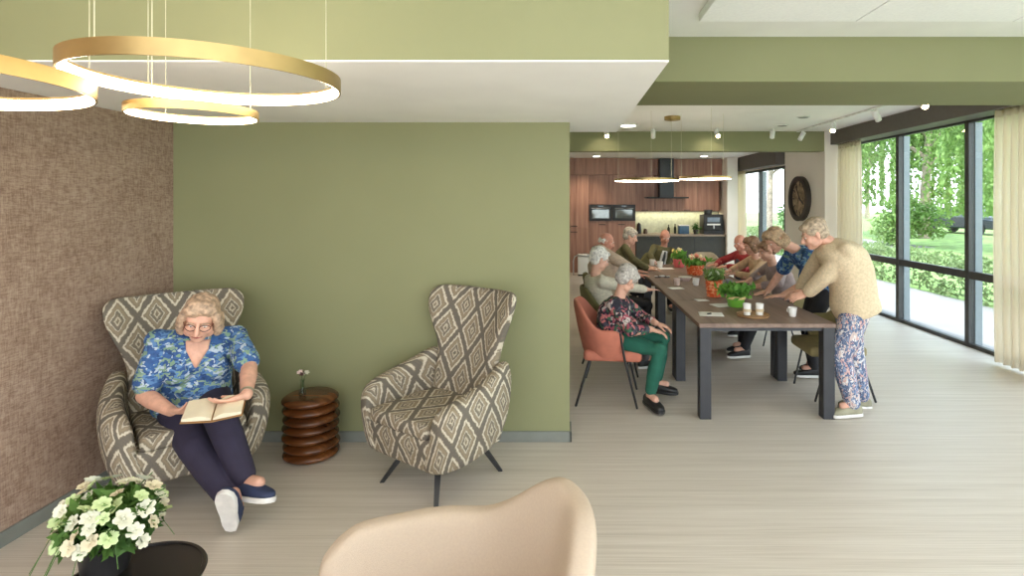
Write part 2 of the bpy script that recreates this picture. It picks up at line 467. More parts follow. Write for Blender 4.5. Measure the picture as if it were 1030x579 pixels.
tree('weeping_willow', 15.2, 18.6, 7.5, 2.5, 10000, M_treeA, 'smaller weeping willow close to the curtain edge of the large window', True, 0, .15)
tree('garden_tree', 18.0, 41.0, 12.0, 5.0, 14000, M_treeB, 'tall dark green tree behind the glass near the far curtain', False, .4, .22, .17)
tree('garden_tree', 29.5, 41.0, 13.0, 5.6, 14000, M_treeB, 'broad deep green tree far behind the weeping willow', False, .4, .25, .2)
tree('garden_tree', 11.2, 30.5, 8.5, 3.3, 7000, M_treeB, 'bushy green tree seen through the second window beside the clock', False, .2, .2, .15)
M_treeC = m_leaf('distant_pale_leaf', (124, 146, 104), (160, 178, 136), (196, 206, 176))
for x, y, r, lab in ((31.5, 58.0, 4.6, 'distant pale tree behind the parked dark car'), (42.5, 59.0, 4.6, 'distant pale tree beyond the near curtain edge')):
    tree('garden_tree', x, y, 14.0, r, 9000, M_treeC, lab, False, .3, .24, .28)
def shrub(x, y, r, h, n, mat, label):
    rnd = random.Random(label); root = thing('garden_shrub', label, 'shrub', (x, y, -.03))
    bm = B(); bl = [(V((rnd.uniform(-r, r) * .6, rnd.uniform(-r, r) * .6, h * rnd.uniform(.3, .75))), r * rnd.uniform(.4, .6)) for _ in range(9)]
    def gen():
        c, q = rnd.choice(bl); return c + V((rnd.gauss(0, 1), rnd.gauss(0, 1), rnd.gauss(0, 1))).normalized() * q * rnd.uniform(.7, 1.05)
    leaf_cloud(bm, n, gen, .1, rnd); obj('foliage', bm, mat, root, smooth=False)
    bm = B()
    for i in range(6): a = i * 1.05; tube(bm, [(.03 * math.cos(a), .03 * math.sin(a), 0), (r * .5 * math.cos(a), r * .5 * math.sin(a), h * .6)], [.02, .008], 6)
    obj('stem', bm, M_bark, root)
shrub(13.6, 22.5, 1.5, 2.1, 2600, M_treeA, 'rounded light green shrub under the weeping willow')
shrub(12.2, 27.5, 1.6, 2.2, 2400, M_treeB, 'dark shrub beside the pale garden path')
# parked car far out on the road beyond the lawn
def car(x, y, rz, label):
    r = thing('parked_car', label, 'car', (x, y, -.03), rz)
    bm = B(); out = [(-2.1, .3), (-2.15, .75), (-1.3, .88), (-.75, 1.38), (.75, 1.42), (1.4, .95), (2.05, .85), (2.1, .3)]
    prism(bm, out, 'y', -.85, .85); obj('body', bm, plain('dark_car_paint', (44, 52, 60), .25), r, mods=(('BEVEL', dict(width=.08, segments=3, limit_method='ANGLE')),))
    for wx in (-1.3, 1.3):
        for wy in (-.86, .86):
            bm = B(); tube(bm, [(wx, wy - .09, .31), (wx, wy + .09, .31)], .31, 20, False); obj('wheel', bm, M_black, r)
    for sy in (-.857, .85):
        bm = B(); prism(bm, [(-1.15, .9), (-.68, 1.3), (.68, 1.34), (1.2, .93)], 'y', sy, sy + .007); obj('side_window', bm, plain('car_window', (90, 104, 112), .1), r)
car(22.0, 30.6, 1.9, 'dark parked car beyond the lawn outside the large window')
# ------------------------------------------------------------------ curtains
def curtain(name, y0, y1, x, z0, z1, folds, label, mat, amp=.035):
    n = folds * 10; root = thing(name, label, 'curtain', (x, (y0 + y1) / 2, 0)); bm = B()
    loops = []
    for k in range(15):
        t = k / 14; z = z0 + (z1 - z0) * t; pinch = 1 - .5 * max(0, (t - .93) / .07)
        lp = []
        for i in range(n + 1):
            s = i / n; a = s * folds * 2 * PI + .5 * math.sin(s * 9 + t * .8)
            lp.append(V((amp * pinch * math.sin(a) + .01 * math.sin(3 * s + 4 * t), (s - .5) * (y1 - y0) + amp * .35 * math.cos(2 * a), z)))
        loops.append(lp)
    loft(bm, loops, cap=False, closed=False)
    obj('curtain_cloth', bm, mat, root, angle=180, mods=(('SOLIDIFY', dict(thickness=.003, offset=0)),))
    bm = B(); loops = []
    for z in (z1 - .075, z1 + .004):
        loops.append([V((amp * .55 * math.sin(i / n * folds * 2 * PI + .5 * math.sin(i / n * 9 + .8)), (i / n - .5) * (y1 - y0), z)) for i in range(n + 1)])
    loft(bm, loops, cap=False, closed=False)
    obj('heading_tape', bm, mat, root, angle=180, mods=(('SOLIDIFY', dict(thickness=.008, offset=0)),))
    return root
curtain('curtain', 8.62, 9.28, 4.57, .03, 2.655, 7, 'cream curtain gathered beside the pier with the clock', M_sheer)
curtain('curtain', 5.0, 5.84, 4.52, .03, 2.655, 8, 'full cream curtain hanging at the near end of the large window', M_sheer)
curtain('curtain', 13.1, 13.95, 4.24, .03, 2.44, 7, 'cream curtain beside the kitchen end wall at the second window', M_sheer)
bm = B(); box(bm, (4.50, 2.3, 2.66), (4.54, 4.9, 2.68))
# ------------------------------------------------------------------ wing chairs
def wing_chair(label, loc, rz):
    root = thing('wing_armchair', label, 'armchair', loc, rz, 'patterned wing armchairs')
    # backrest with wings: horizontal sections lofted upwards
    sec = [(.24, .27, .15, .01, .10), (.42, .29, .17, .03, .12), (.55, .285, .20, .05, .12), (.66, .275, .235, .06, .115), (.75, .285, .265, .08, .11), (.84, .325, .295, .12, .105),
           (.93, .372, .325, .155, .10), (1.01, .402, .35, .17, .095), (1.07, .41, .368, .165, .09), (1.105, .395, .378, .145, .08), (1.125, .36, .385, .12, .055), (1.132, .32, .388, .10, .02)]
    bm = B(); loops = []; N = 30
    for z, w, yb, d, t in sec:
        fr, bk = [], []
        for i in range(N + 1):
            s = -1 + 2 * i / N; a = abs(s); yc = yb - d * a ** 2.4; th = t * .5 * max(0.0, 1 - a ** 7) ** .5
            nx = -d * 2.4 * a ** 1.4 * math.copysign(1, s) / w; nl = math.hypot(nx, 1)
            dip = .018 * (1 - a) if z > 1.06 else 0
            fr.append(V((s * w - nx / nl * -th * 1, yc - th / nl, z - dip))); bk.append(V((s * w + nx / nl * -th, yc + th / nl, z - dip)))
        loops.append(fr + bk[::-1][1:-1])
    loft(bm, loops); uvmap(bm, lambda p: (p.x + .11, p.z))
    obj('backrest', bm, M_ikat, root, angle=75, mods=(('SUBSURF', dict(levels=1, render_levels=1)),))
    # arms: upright rounded sections lofted from back to front
    for sx in (-1, 1):
        bm = B(); loops = []
        prof = [(.30, .295, .60, .255, .05), (.24, .315, .735, .235, .10), (.14, .345, .70, .215, .125), (.02, .372, .655, .20, .135), (-.12, .383, .625, .195, .14), (-.24, .378, .60, .195, .145), (-.32, .362, .578, .20, .135), (-.365, .345, .55, .215, .105), (-.388, .33, .51, .25, .05)]
        for y, x, zt, zb, th in prof:
            lp = []
            n = 28
            for i in range(n):
                a = 2 * PI * i / n; ca, sa = math.cos(a), math.sin(a); e = .62
                px = math.copysign(abs(ca) ** e, ca) * th * .5; pz = math.copysign(abs(sa) ** .45, sa) * (zt - zb) * .5
                k = (pz + (zt - zb) * .5) / (zt - zb)
                lp.append(V((sx * (x - .075 * (1 - k) ** 1.6 + px + .012 * math.sin(k * PI)), y, zb + k * (zt - zb))))
            loops.append(lp)
        loft(bm, loops); uvmap(bm, lambda p: (p.y + abs(p.x) + .12, p.z - abs(p.x) + .3))
        obj('armrest', bm, M_ikat, root, angle=80, mods=(('SUBSURF', dict(levels=1, render_levels=1)),))
    # seat: upholstered base with a rounded front and a loose cushion line
    bm = B(); box(bm, (-.325, -.375, .20), (.325, .26, .40), .045, seg=4)
    for v in bm.verts:
        if v.co.z < .28: v.co.x *= .9; v.co.y = v.co.y * .93
        if v.co.y < -.3: v.co.y -= .03 * (1 - (v.co.x / .33) ** 2)
    uvmap(bm, lambda p: (p.x, p.z + p.y)); obj('seat_base', bm, M_ikat, root, angle=75)
    bm = B(); box(bm, (-.272, -.385, .392), (.272, .24, .475), .036, seg=4)
    for v in bm.verts:
        r2 = 1 - min(1, (v.co.x / .28) ** 2)
        if v.co.z > .43: v.co.z += .022 * r2 * (1 - min(1, ((v.co.y + .07) / .34) ** 2))
        if v.co.y < -.3: v.co.y -= .03 * r2
    uvmap(bm, lambda p: (p.x, p.z + p.y)); obj('seat_cushion', bm, M_ikat, root, angle=75)
    for lx, ly in ((-.16, -.2), (.16, -.2), (-.16, .17), (.16, .17)):
        bm = B(); d = V((lx * .62, ly * .55, 0)); p0 = V((lx * .9, ly * .9, .205)); p1 = V((lx * 1.6, ly * 1.5, .0))
        s = V((-d.y, d.x, 0)).normalized(); f = d.normalized(); loops = []
        for p, a in ((p0, .02), (p1, .013)): loops.append([p + s * a + f * a, p - s * a + f * a, p - s * a - f * a, p + s * a - f * a])
        loft(bm, loops); obj('leg', bm, M_black, root, smooth=False)
    return root
CHL = ((-2.265, 3.315), math.radians(43)); CHR = ((-.745, 3.47), math.radians(-36))
_a = wing_chair('patterned wing armchair in the corner with the reading woman seated in it', (*CHL[0], 0), CHL[1])
_b = wing_chair('empty patterned wing armchair in front of the green wall', (*CHR[0], 0), CHR[1])

for _c, _s in ((_a, .91), (_b, .95)): _c.scale = (_s, .95, 1.0)

# ------------------------------------------------------------------ ribbed wooden side table and bud vase
STX, STY = -1.70, 3.735
M_turned = m_wood('polished_turned_wood', (50, 25, 11), (90, 50, 22), (126, 76, 36), 'X', 0.22)
t = thing('side_table', 'stacked ring side table of polished brown wood between the two armchairs', 'side table', (STX, STY, 0))
n_ring = 7; hh = .415
for i in range(n_ring):
    z0 = hh * i / n_ring; z1 = hh * (i + 1) / n_ring; bm = B(); R = .178; c = (.006 * math.sin(i * 1.9), .004 * math.cos(i * 2.3), 0)
    prof = [(.01, z0 + .001)] + [(R - .032 + .032 * math.sin(PI * k / 10), z0 + .001 + (z1 - z0 - .002) * k / 10) for k in range(11)] + [(R * .5, z1), (.01, z1)]
    lathe(bm, prof, c, 48); obj('turned_ring' if i < n_ring - 1 else 'table_top', bm, M_turned, t, angle=60)
v = thing('bud_vase', 'small clear glass bud vase with white pink flowers on the wooden side table', 'vase', (STX - .045, STY - .03, hh))
bm = B(); lathe(bm, [(.016, 0), (.022, .004), (.022, .03), (.012, .05), (.010, .09), (.015, .105), (.0135, .105), (.0085, .09), (.0105, .05), (.019, .03), (.018, .008), (.001, .007)], seg=20); obj('glass_body', bm, m_glass('clear_glass'), v)
bm = B(); tube(bm, [(0, 0, .012), (.003, 0, .08), (-.012, .002, .145)], .0022, 6); tube(bm, [(0, 0, .02), (.004, 0, .09), (.022, 0, .14)], .002, 6); obj('stem', bm, plain('green_stem', (78, 104, 56)), v)
M_pinkpetal = plain('pinkish_white_petal', (232, 206, 200), .7); M_whitepetal = plain('white_petal', (208, 206, 182), .7, var=.03)
def petals(bm, c, up, n, r, rnd, cup=.35, wid=.5):
    s, u = frame_of(up); up = up.normalized()
    for i in range(n):
        a = 2 * PI * i / n + rnd.uniform(-.15, .15); d = s * math.cos(a) + u * math.sin(a); sd = up.cross(d)
        pts = []
        for k, (l, w, h) in enumerate([(0, .12, 0), (.35, .8, .16), (.7, 1.0, .3), (1.0, .45, .3)]):
            o = c + d * (r * l) + up * (r * h * cup * 2); pts.append((o - sd * r * w * wid * .62, o + up * (-.06 * r), o + sd * r * w * wid * .62))
        rows = [[bm.verts.new(x) for x in p] for p in pts]
        for p, q in zip(rows, rows[1:]):
            for j in range(2): bm.faces.new((p[j], p[j + 1], q[j + 1], q[j]))
rnd = random.Random(3)
for c, m in (((-.016, 0, .15), M_pinkpetal), ((.026, 0, .146), M_whitepetal), ((.004, -.01, .142), plain('dark_berry', (84, 52, 50)))):
    bm = B(); petals(bm, V(c), V((c[0] * 6, -.6, 1)), 6, .021, rnd, .6); petals(bm, V(c) + V((0, 0, .004)), V((c[0] * 3, -.4, 1)), 5, .014, rnd, .9)
    obj('flower', bm, m, v, angle=180)

# ------------------------------------------------------------------ round black table with the flower pot, near the camera
RTX, RTY, RTZ = -1.385, 1.78, .495
t = thing('round_table', 'round black side table carrying the white flowering plant', 'side table', (RTX, RTY, 0))
bm = B(); lathe(bm, [(.01, RTZ - .022), (.185, RTZ - .022), (.202, RTZ - .016), (.206, RTZ - .006), (.202, RTZ), (.192, RTZ), (.19, RTZ - .004), (.01, RTZ - .004)], seg=56); obj('table_top', bm, plain('black_lacquer', (30, 26, 24), .3), t)
bm = B(); tube(bm, [(0, 0, .02), (0, 0, RTZ - .022)], .022, 16, False); obj('column', bm, M_black, t)
bm = B(); lathe(bm, [(.01, 0), (.16, 0), (.165, .008), (.15, .016), (.03, .024), (.01, .024)], seg=40); obj('base', bm, M_black, t)
PX, PY, PZ = -1.50, 1.82, RTZ - .004
pot = thing('flowering_plant', 'white flowering potted plant in a dark pot on the round black table', 'plant', (PX, PY, PZ))
bm = B(); lathe(bm, [(.01, .001), (.058, .001), (.066, .02), (.076, .11), (.08, .118), (.074, .118), (.068, .10), (.01, .10)], seg=32); obj('pot', bm, plain('dark_pot', (36, 34, 34), .4), pot)
bm = B(); rnd = random.Random(11)
def bq():
    d = V((rnd.gauss(0, 1), rnd.gauss(0, 1), rnd.gauss(0, .8))).normalized()
    return V((0.01, 0, .17)) + V((d.x * .145, d.y * .13, d.z * .10)) * rnd.uniform(.3, 1.02)
leaf_cloud(bm, 1500, bq, .026, rnd)
obj('foliage', bm, m_leaf('fresh_plant_leaf', (56, 88, 38), (98, 134, 62), (144, 170, 96)), pot, smooth=False)
bm = B()
for i in range(34):
    a = rnd.uniform(0, 2 * PI); e = V((.02 + .15 * math.cos(a), .13 * math.sin(a), rnd.uniform(.12, .27))); tube(bm, [(0, 0, .1), e * .5 + V((0, 0, .09)), e], .002, 5)
for i in range(12):
    a = rnd.uniform(0, 2 * PI); e = V((.19 * math.cos(a), .17 * math.sin(a), rnd.uniform(.02, .09))); tube(bm, [(0, 0, .11), V((e.x * .7, e.y * .7, .17)), e], .0013, 5)
obj('stem', bm, plain('plant_stem', (70, 100, 44)), pot)
fl = []
M_fl = [M_whitepetal, plain('ivory_petal', (210, 198, 166), .7, var=.04), plain('greenish_white_petal', (182, 198, 142), .7, var=.05)]
for k in range(6):
    bm = B(); petals(bm, V((0, 0, 0)), V((0, 0, 1)), 6, .036, rnd, .45, .62); petals(bm, V((0, 0, .003)), V((0, 0, 1)), 4, .02, rnd, .8)
    ball(bm, (0, 0, .006), (.006, .006, .008), 8)
    fl.append(obj('flower', bm, M_fl[k % 3], pot, angle=180))
pts = []
while len(pts) < 64:
    a = rnd.uniform(0, 2 * PI); zz = rnd.uniform(-.25, 1); r = math.sqrt(1 - zz * zz * .9)
    p = V((.015 + .145 * r * math.cos(a), .13 * r * math.sin(a), .165 + .115 * zz + rnd.uniform(-.02, .02)))
    if all((p - q).length > .030 for q in pts): pts.append(p)
    elif rnd.random() < .02: pts.append(p)
for i, p in enumerate(pts):
    f = fl[i] if i < 6 else fl[i % 6].copy()
    if i >= 6: COL.objects.link(f)
    f.parent = pot; f.location = p; d = (p - V((.02, 0, .12))).normalized() + V((rnd.gauss(0, .45), rnd.gauss(0, .45) - .1, .25))
    f.rotation_mode = 'QUATERNION'; f.rotation_quaternion = V((0, 0, 1)).rotation_difference(d); s = rnd.uniform(.55, .88); f.scale = (s, s, s)

# ------------------------------------------------------------------ beige tub chair seen from behind, nearest the camera
M_beige = plain('beige_wool', (188, 170, 150), .9, spec=.2, var=.012, scale=120, bump=.3, bscale=420)
def tub_chair(loc, rz):
    root = thing('tub_armchair', 'beige upholstered tub armchair with a curved back, and curved arms, closest to the camera', 'armchair', loc, rz)
    # plan curve runs from one arm front (s=-1) round the back (s=0) to the other (s=1); the chair faces -Y
    bm = B(); loops = []; N = 60; M_ = 22
    def plan(s):
        a = abs(s) * 128; sg = 1 if s >= 0 else -1
        if a <= 90: r = math.radians(a); return V((sg * .385 * math.sin(r), .38 * math.cos(r), 0)), V((sg * math.sin(r), math.cos(r), 0))
        q = (a - 90) / 38; return V((sg * (.385 - .03 * q * q), -.33 * q, 0)), V((sg, -.18 * q, 0)).normalized()
    def top(s):
        a = abs(s); k = max(0.0, min(1.0, (a - .08) / .42)); k = k * k * (3 - 2 * k); return .815 * (1 - k) + .61 * k - .11 * max(0, (a - .86) / .14) ** 2
    for i in range(N + 1):
        s = -1 + 2 * i / N; c, o = plan(s); t = top(s); b = .30; lp = []
        e = min(1.0, (1 - abs(s)) / .05); th = .045 * (.35 + .65 * math.sqrt(max(0, 1 - (1 - e) ** 2)))
        for j in range(M_):
            q = 2 * PI * j / M_; cx_, cz_ = math.cos(q), math.sin(q)
            px = math.copysign(abs(cx_) ** .6, cx_) * th; kz = .5 + .5 * math.copysign(abs(cz_) ** .3, cz_)
            z = b + (t - b) * kz; flare = .055 * (kz ** 1.6) * (1 - .4 * abs(s)) - .05 * (1 - kz) ** 2
            wr = .0
            lp.append(c + o * (px + flare + wr) + V((0, 0, z)))
        loops.append(lp)
    loft(bm, loops); obj('shell', bm, M_beige, root, angle=80, mods=(('SUBSURF', dict(levels=1, render_levels=2)),))
    bm = B(); box(bm, (-.29, -.38, .29), (.29, .24, .40), .05, seg=4); obj('seat_cushion', bm, M_beige, root, angle=70)
    bm = B(); lathe(bm, [(.01, .27), (.20, .27), (.27, .28), (.28, .29), (.01, .29)], seg=40); obj('seat_base', bm, M_beige, root)
    for lx, ly in ((-.2, -.2), (.2, -.2), (-.2, .18), (.2, .18)):
        bm = B(); tube(bm, [(lx * .8, ly * .8, .28), (lx * 1.25, ly * 1.25, .014)], [.016, .011], 10); obj('leg', bm, M_black, root)
    return root
TUB = tub_chair((-.375, 1.56, 0), math.radians(-72))
# ------------------------------------------------------------------ ring lamps
def ring_lamp(name, label, c, R, hgt, th, wires, ztop, group, canopy=None, lit=M_lit):
    root = thing(name, label, 'pendant lamp', c, 0, group)
    def hoop(prof, m, n, seg=96):
        bm = B(); loops = [[V((r * math.cos(2 * PI * i / seg), r * math.sin(2 * PI * i / seg), z)) for i in range(seg)] for r, z in prof]
        loft(bm, loops + [loops[0]], cap=False); bmesh.ops.remove_doubles(bm, verts=bm.verts, dist=1e-6); return obj(n, bm, m, root, angle=40)
    hoop([(R, 0), (R, hgt), (R - .006, hgt), (R - .006, 0)], M_brass, 'brass_hoop')
    hoop([(R - .0065, .001), (R - .0065, hgt - .003), (R - th, hgt - .003), (R - th, .003), (R - th + .002, .001)], lit, 'light_band')
    hoop([(R - th + .0005, hgt - .0025), (R - th - .003, hgt - .0025), (R - th - .003, hgt * .80), (R - th + .0005, hgt * .80)], M_brass, 'inner_rim')
    for a in wires:
        bm = B(); x, y = (R - .012) * math.cos(a), (R - .012) * math.sin(a)
        if canopy: cx, cy = canopy[0] - c[0], canopy[1] - c[1]; x2, y2 = x, y
        else: x2, y2 = x, y
        tube(bm, [(x, y, hgt - .002), (x2, y2, ztop - c[2])], .0016, 6, False); obj('suspension_wire', bm, M_wire, root)
    return root
G = 'brass ring lamps over the armchairs'
def ang(c, R, px, far):  # wire position: where the hoop meets the photo column px, near or far side
    k = (px - HX) / FPX; best = None
    for i in range(720):
        a = PI * i / 360; x = c[0] + R * math.cos(a); y = c[1] + R * math.sin(a)
        if (math.sin(a) > 0) == far:
            e = abs(x / y - k)
            if best is None or e < best[0]: best = (e, a)
    return best[1]
c1 = (-1.123, 1.78, EYE + .372); R1 = .378
ring_lamp('ring_pendant_lamp', 'largest brass ring pendant lamp, hanging in front of the green soffit', c1, R1, .046, .011, [ang(c1, R1, 90, False), ang(c1, R1, 147, True), ang(c1, R1, 331, True)], CZ, G)
c2 = (-1.304, 1.96, EYE + .298); R2 = .20
ring_lamp('ring_pendant_lamp', 'small brass ring pendant lamp hanging lowest of the three', c2, R2, .03, .010, [ang(c2, R2, 150, False), ang(c2, R2, 165, True), ang(c2, R2, 255, True)], CZ, G)
c3 = (-1.866, 1.478, EYE + .319); R3 = .48
ring_lamp('ring_pendant_lamp', 'brass ring pendant lamp over the corner, partly out of view', c3, R3, .046, .011, [.9, 2.4, 4.5], CZ, G)
G2 = 'brass ring lamps over the dining table'
for nm, c, R, lab in ((0, (1.12, 7.6, 1.985), .44, 'wider thin brass ring lamp over the dining table, toward the ovens'), (0, (1.84, 7.3, 1.999), .335, 'smaller thin brass ring lamp over the dining table, toward the coffee machine')):
    ring_lamp('dining_ring_lamp', lab, c, R, .03, .012, [.5, 2.6, 4.7], CZ, G2)
bm = B(); lathe(bm, [(.001, -.05), (.105, -.05), (.11, -.045), (.11, 0), (.001, 0)], (0, 0, 0), 36)
o = thing('ceiling_rose', 'round brass ceiling rose above the dining table', 'ceiling rose', (1.49, 7.7, CZ)); obj('rose_plate', bm, M_brass, o)
bm = B(); lathe(bm, [(.001, -.058), (.03, -.058), (.032, -.05), (.001, -.05)], (0, 0, 0), 20); obj('rose_cap', bm, M_brass, o)

# ------------------------------------------------------------------ track with spots, downlights, vents
M_trk = plain('white_powder_coat', (232, 232, 228), .4)
def spot(label, loc, aim, lit, group, name='track_spot'):
    root = thing(name, label, 'spotlight', loc, 0, group); aim = V(aim).normalized()
    bm = B(); tube(bm, [(0, 0, 0), (0, 0, -.05)], .011, 10, False); obj('bracket', bm, M_trk, root)
    p = V((0, 0, -.075)); s, u = frame_of(aim)
    bm = B(); loops = [ell(p + aim * k, s, u, r, r, 20) for k, r in ((-.06, .01), (-.06, .034), (-.05, .038), (.08, .038), (.085, .036))]; loft(bm, loops); obj('lamp_can', bm, M_trk, root, angle=50)
    bm = B(); loops = [ell(p + aim * k, s, u, r, r, 20) for k, r in ((.0855, .03), (.089, .03))]; loft(bm, loops); obj('lens', bm, M_bulb if lit else M_china, root)
    return root
def spotlight(loc, aim, energy, col=(1, .86, .66), size=1.1, blend=.6):
    l = bpy.data.lights.new('spot_beam', 'SPOT'); l.energy = energy; l.color = col; l.spot_size = size; l.spot_blend = blend; l.shadow_soft_size = .05
    o = bpy.data.objects.new('spot_beam', l); COL.objects.link(o); o.location = loc; o.rotation_mode = 'QUATERNION'; o.rotation_quaternion = V((0, 0, -1)).rotation_difference(V(aim)); return o
t = thing('ceiling_track', 'white lighting track on the ceiling along the large window', 'lighting track', (3.86, 7.2, CZ))
bm = B(); box(bm, (-.02, -2.1, -.025), (.02, 2.0, 0), .003); obj('track_rail', bm, M_trk, t, smooth=False)
for y in (-2.11, 2.0):
    bm = B(); box(bm, (-.023, y, -.03), (.023, y + .012, 0), .003); obj('end_cap', bm, M_trk, t, smooth=False)
GS = 'white spots on the ceiling track'
for i, (y, aim, lit, lab) in enumerate(((9.05, (-.5, -.1, -.8), False, 'white track spot at the far end of the ceiling track'), (8.0, (-.35, -.55, -.75), True, 'lit white track spot in the middle of the ceiling track'), (6.9, (.5, .2, -.8), False, 'unlit white track spot tilted toward the large window'), (6.0, (-.1, -.6, -.7), True, 'lit white track spot at the end of the track by the green beam'))):
    spot(lab, (3.86, y, CZ - .025), aim, lit, GS)
GB = 'white spots before the green bulkhead'
for px, lit, lab in ((610, True, 'lit white ceiling spot before the bulkhead above the ovens'), (657, False, 'unlit white ceiling spot before the bulkhead beside the round downlight'), (721, True, 'lit white ceiling spot before the bulkhead near the cooker hood'), (777, False, 'unlit white ceiling spot before the bulkhead near the second window')):
    D = 8.95; X = (px - HX) * D / FPX
    spot(lab, (X, D, CZ), (.05, -.75, -.65) if lit else (.1, .5, -.8), lit, GB, 'ceiling_spot')
def disc(label, x, y, z, r, lit=True):
    t = thing('downlight' if lit else 'ceiling_vent', label, 'downlight' if lit else 'vent', (x, y, z))
    bm = B(); lathe(bm, [(.001, -.028 if lit else -.014), (r * .8, -.028 if lit else -.014), (r, -.012), (r, 0), (.001, 0)], seg=36); obj('trim_ring', bm, M_trk, t)
    bm = B(); lathe(bm, [(.001, -.033 if lit else -.016), (r * .72, -.033 if lit else -.016), (r * .78, -.0285 if lit else -.0142), (.001, -.0285 if lit else -.0142)], seg=36); obj('diffuser' if lit else 'vent_grille', bm, M_disc if lit else M_grey, t)
disc('round white lit downlight on the ceiling at the edge of the soffit', .96, 8.45, CZ, .15)
disc('round ceiling vent nearer to the green bulkhead', 3.34, 8.55, CZ, .09, False)
disc('round ceiling vent nearer to the green beam', 3.30, 7.7, CZ, .09, False)
for px, lab in ((600, 'lit kitchen downlight above the ovens'), (708, 'lit kitchen downlight near the kitchen end wall')):
    disc(lab, (px - HX) * 12.6 / FPX, 12.6, 2.76, .1)

# ------------------------------------------------------------------ kitchen
KF = 13.36  # front plane of the tall units
def unit(name, label, x0, x1, z0, z1, y0, y1, mat, doors, handle='bar', group=None):
    r = thing(name, label, 'cabinet', ((x0 + x1) / 2, (y0 + y1) / 2, z0), 0, group); ox, oy = (x0 + x1) / 2, (y0 + y1) / 2
    bm = B(); box(bm, (x0 - ox + .002, y0 - oy + .022, 0), (x1 - ox - .002, y1 - oy, z1 - z0)); obj('body', bm, mat, r, smooth=False)
    for (a, b, c, d, hx, hz) in doors:
        bm = B(); box(bm, (a - ox + .003, y0 - oy, c - z0 + .003), (b - ox - .003, y0 - oy + .02, d - z0 - .003), .002); dr = obj('door', bm, mat, r, smooth=False)
        if hz is not None:
            bm = B()
            if handle == 'bar': box(bm, (hx - ox - .08, y0 - oy - .02, hz - z0 - .008), (hx - ox + .08, y0 - oy - .002, hz - z0 + .008), .003)
            obj('handle', bm, M_black, dr, smooth=False)
    return r
GT = 'tall walnut kitchen cabinets'
xs = [-.5, .14, .60]
unit('tall_cabinet', 'tall walnut cabinet half hidden behind the green partition', -.5, .14, .0, 2.35, KF, YK - .001, M_kwood, [(-.5, .14, .1, 2.35, .05, 1.1)], group=GT)
unit('tall_cabinet', 'narrow tall walnut cabinet beside the two built-in ovens', .14, .58, 0, 2.35, KF, YK - .001, M_kwood, [(.14, .58, .1, 1.05, .22, .98), (.14, .58, 1.05, 2.35, .22, 1.12)], group=GT)
r = unit('oven_cabinet', 'wide walnut cabinet that houses the two built-in ovens', .58, 1.70, 0, 2.35, KF, YK - .001, M_kwood, [(.58, 1.14, .1, 1.24, .9, 1.16), (1.14, 1.70, .1, 1.24, 1.36, 1.16), (.58, 1.14, 1.64, 2.35, .9, None), (1.14, 1.70, 1.64, 2.35, 1.4, None)], group=GT)
for i, (a, b, lab) in enumerate(((.585, 1.135, 'black built-in oven beside the narrow tall cabinet'), (1.145, 1.695, 'black built-in oven nearest the cooker hood'))):
    o = thing('built_in_oven', lab, 'oven', ((a + b) / 2, KF - .012, 1.25), 0, 'built-in black ovens'); w = (b - a) / 2
    bm = B(); box(bm, (-w, -.02, 0), (w, .0215, .385), .004); obj('oven_front', bm, M_black, o, smooth=False)
    bm = B(); box(bm, (-w + .07, -.026, .06), (w - .07, -.0205, .27), .003); obj('oven_window', bm, plain('oven_glass', (118, 124, 120), .06, .4), o, smooth=False)
    bm = B(); tube(bm, [(-w + .06, -.05, .30), (w - .06, -.05, .30)], .008, 10)
    for x in (-w + .08, w - .08): tube(bm, [(x, -.05, .30), (x, -.02, .30)], .006, 8)
    obj('handle', bm, M_steel, o)
    bm = B(); box(bm, (-.06, -.024, .33), (.06, -.0205, .365)); obj('display', bm, plain('display_glass', (60, 76, 84), .1), o, smooth=False)
# bridging row over everything up to the ceiling
GO = 'walnut top boxes under the kitchen ceiling'
for i in range(6):
    a, b = -.5 + i * .73, -.5 + (i + 1) * .73
    if b > 2.2 and a < 2.55: pass
    lab = ['over the cabinet by the partition', 'over the narrow tall cabinet', 'over the first built-in oven', 'over the second oven side', 'behind the hood chimney', 'at the kitchen end wall'][i]
    unit('top_cabinet', 'walnut top cabinet ' + lab, a, min(b, 3.86), 2.352, 2.755, KF if i < 3 else 13.65, YK - .001, M_kwood, [(a, min(b, 3.86), 2.352, 2.755, a, None)], group=GO)
GU = 'walnut wall cabinets over the worktop'
ux = [1.72, 2.20, 2.73, 3.26, 3.79]
for i in range(4):
    lab = ['beside the ovens', 'under the hood chimney', 'between the hood and the coffee machine', 'above the coffee machine'][i]
    unit('wall_cabinet', 'walnut wall cabinet ' + lab, ux[i], ux[i + 1], 1.47, 2.35, 13.65, YK - .001, M_kwood, [(ux[i], ux[i + 1], 1.47, 2.35, (ux[i] + ux[i + 1]) / 2, 1.50)], group=GU)
h = thing('cooker_hood', 'black cooker hood with a flat canopy and square chimney', 'cooker hood', (2.46, 13.52, 1.82))
bm = B(); box(bm, (-.17, -.12, .0), (.17, .12, .93), .004); obj('chimney', bm, plain('hood_black', (42, 46, 46), .35), h, smooth=False)
bm = B(); box(bm, (-.50, -.26, -.035), (.50, .125, 0), .006); obj('hood_plate', bm, M_black, h, smooth=False)
bm = B(); box(bm, (1.72, 13.985, .93), (3.86, YK, 1.47)); struct('wall_backsplash', bm, M_splash)
GL = 'dark kitchen base cabinets'
bx = [1.72, 2.42, 3.12, 3.86]
for i in range(3):
    lab = ['below the cooker hood', 'behind the man in the olive cardigan', 'under the coffee machine'][i]
    unit('base_cabinet', 'dark kitchen base cabinet ' + lab, bx[i], bx[i + 1], 0, .875, 13.38, YK - .001, M_kdark, [(bx[i], bx[i + 1], .1, .87, (bx[i] + bx[i + 1]) / 2, .8)], group=GL)
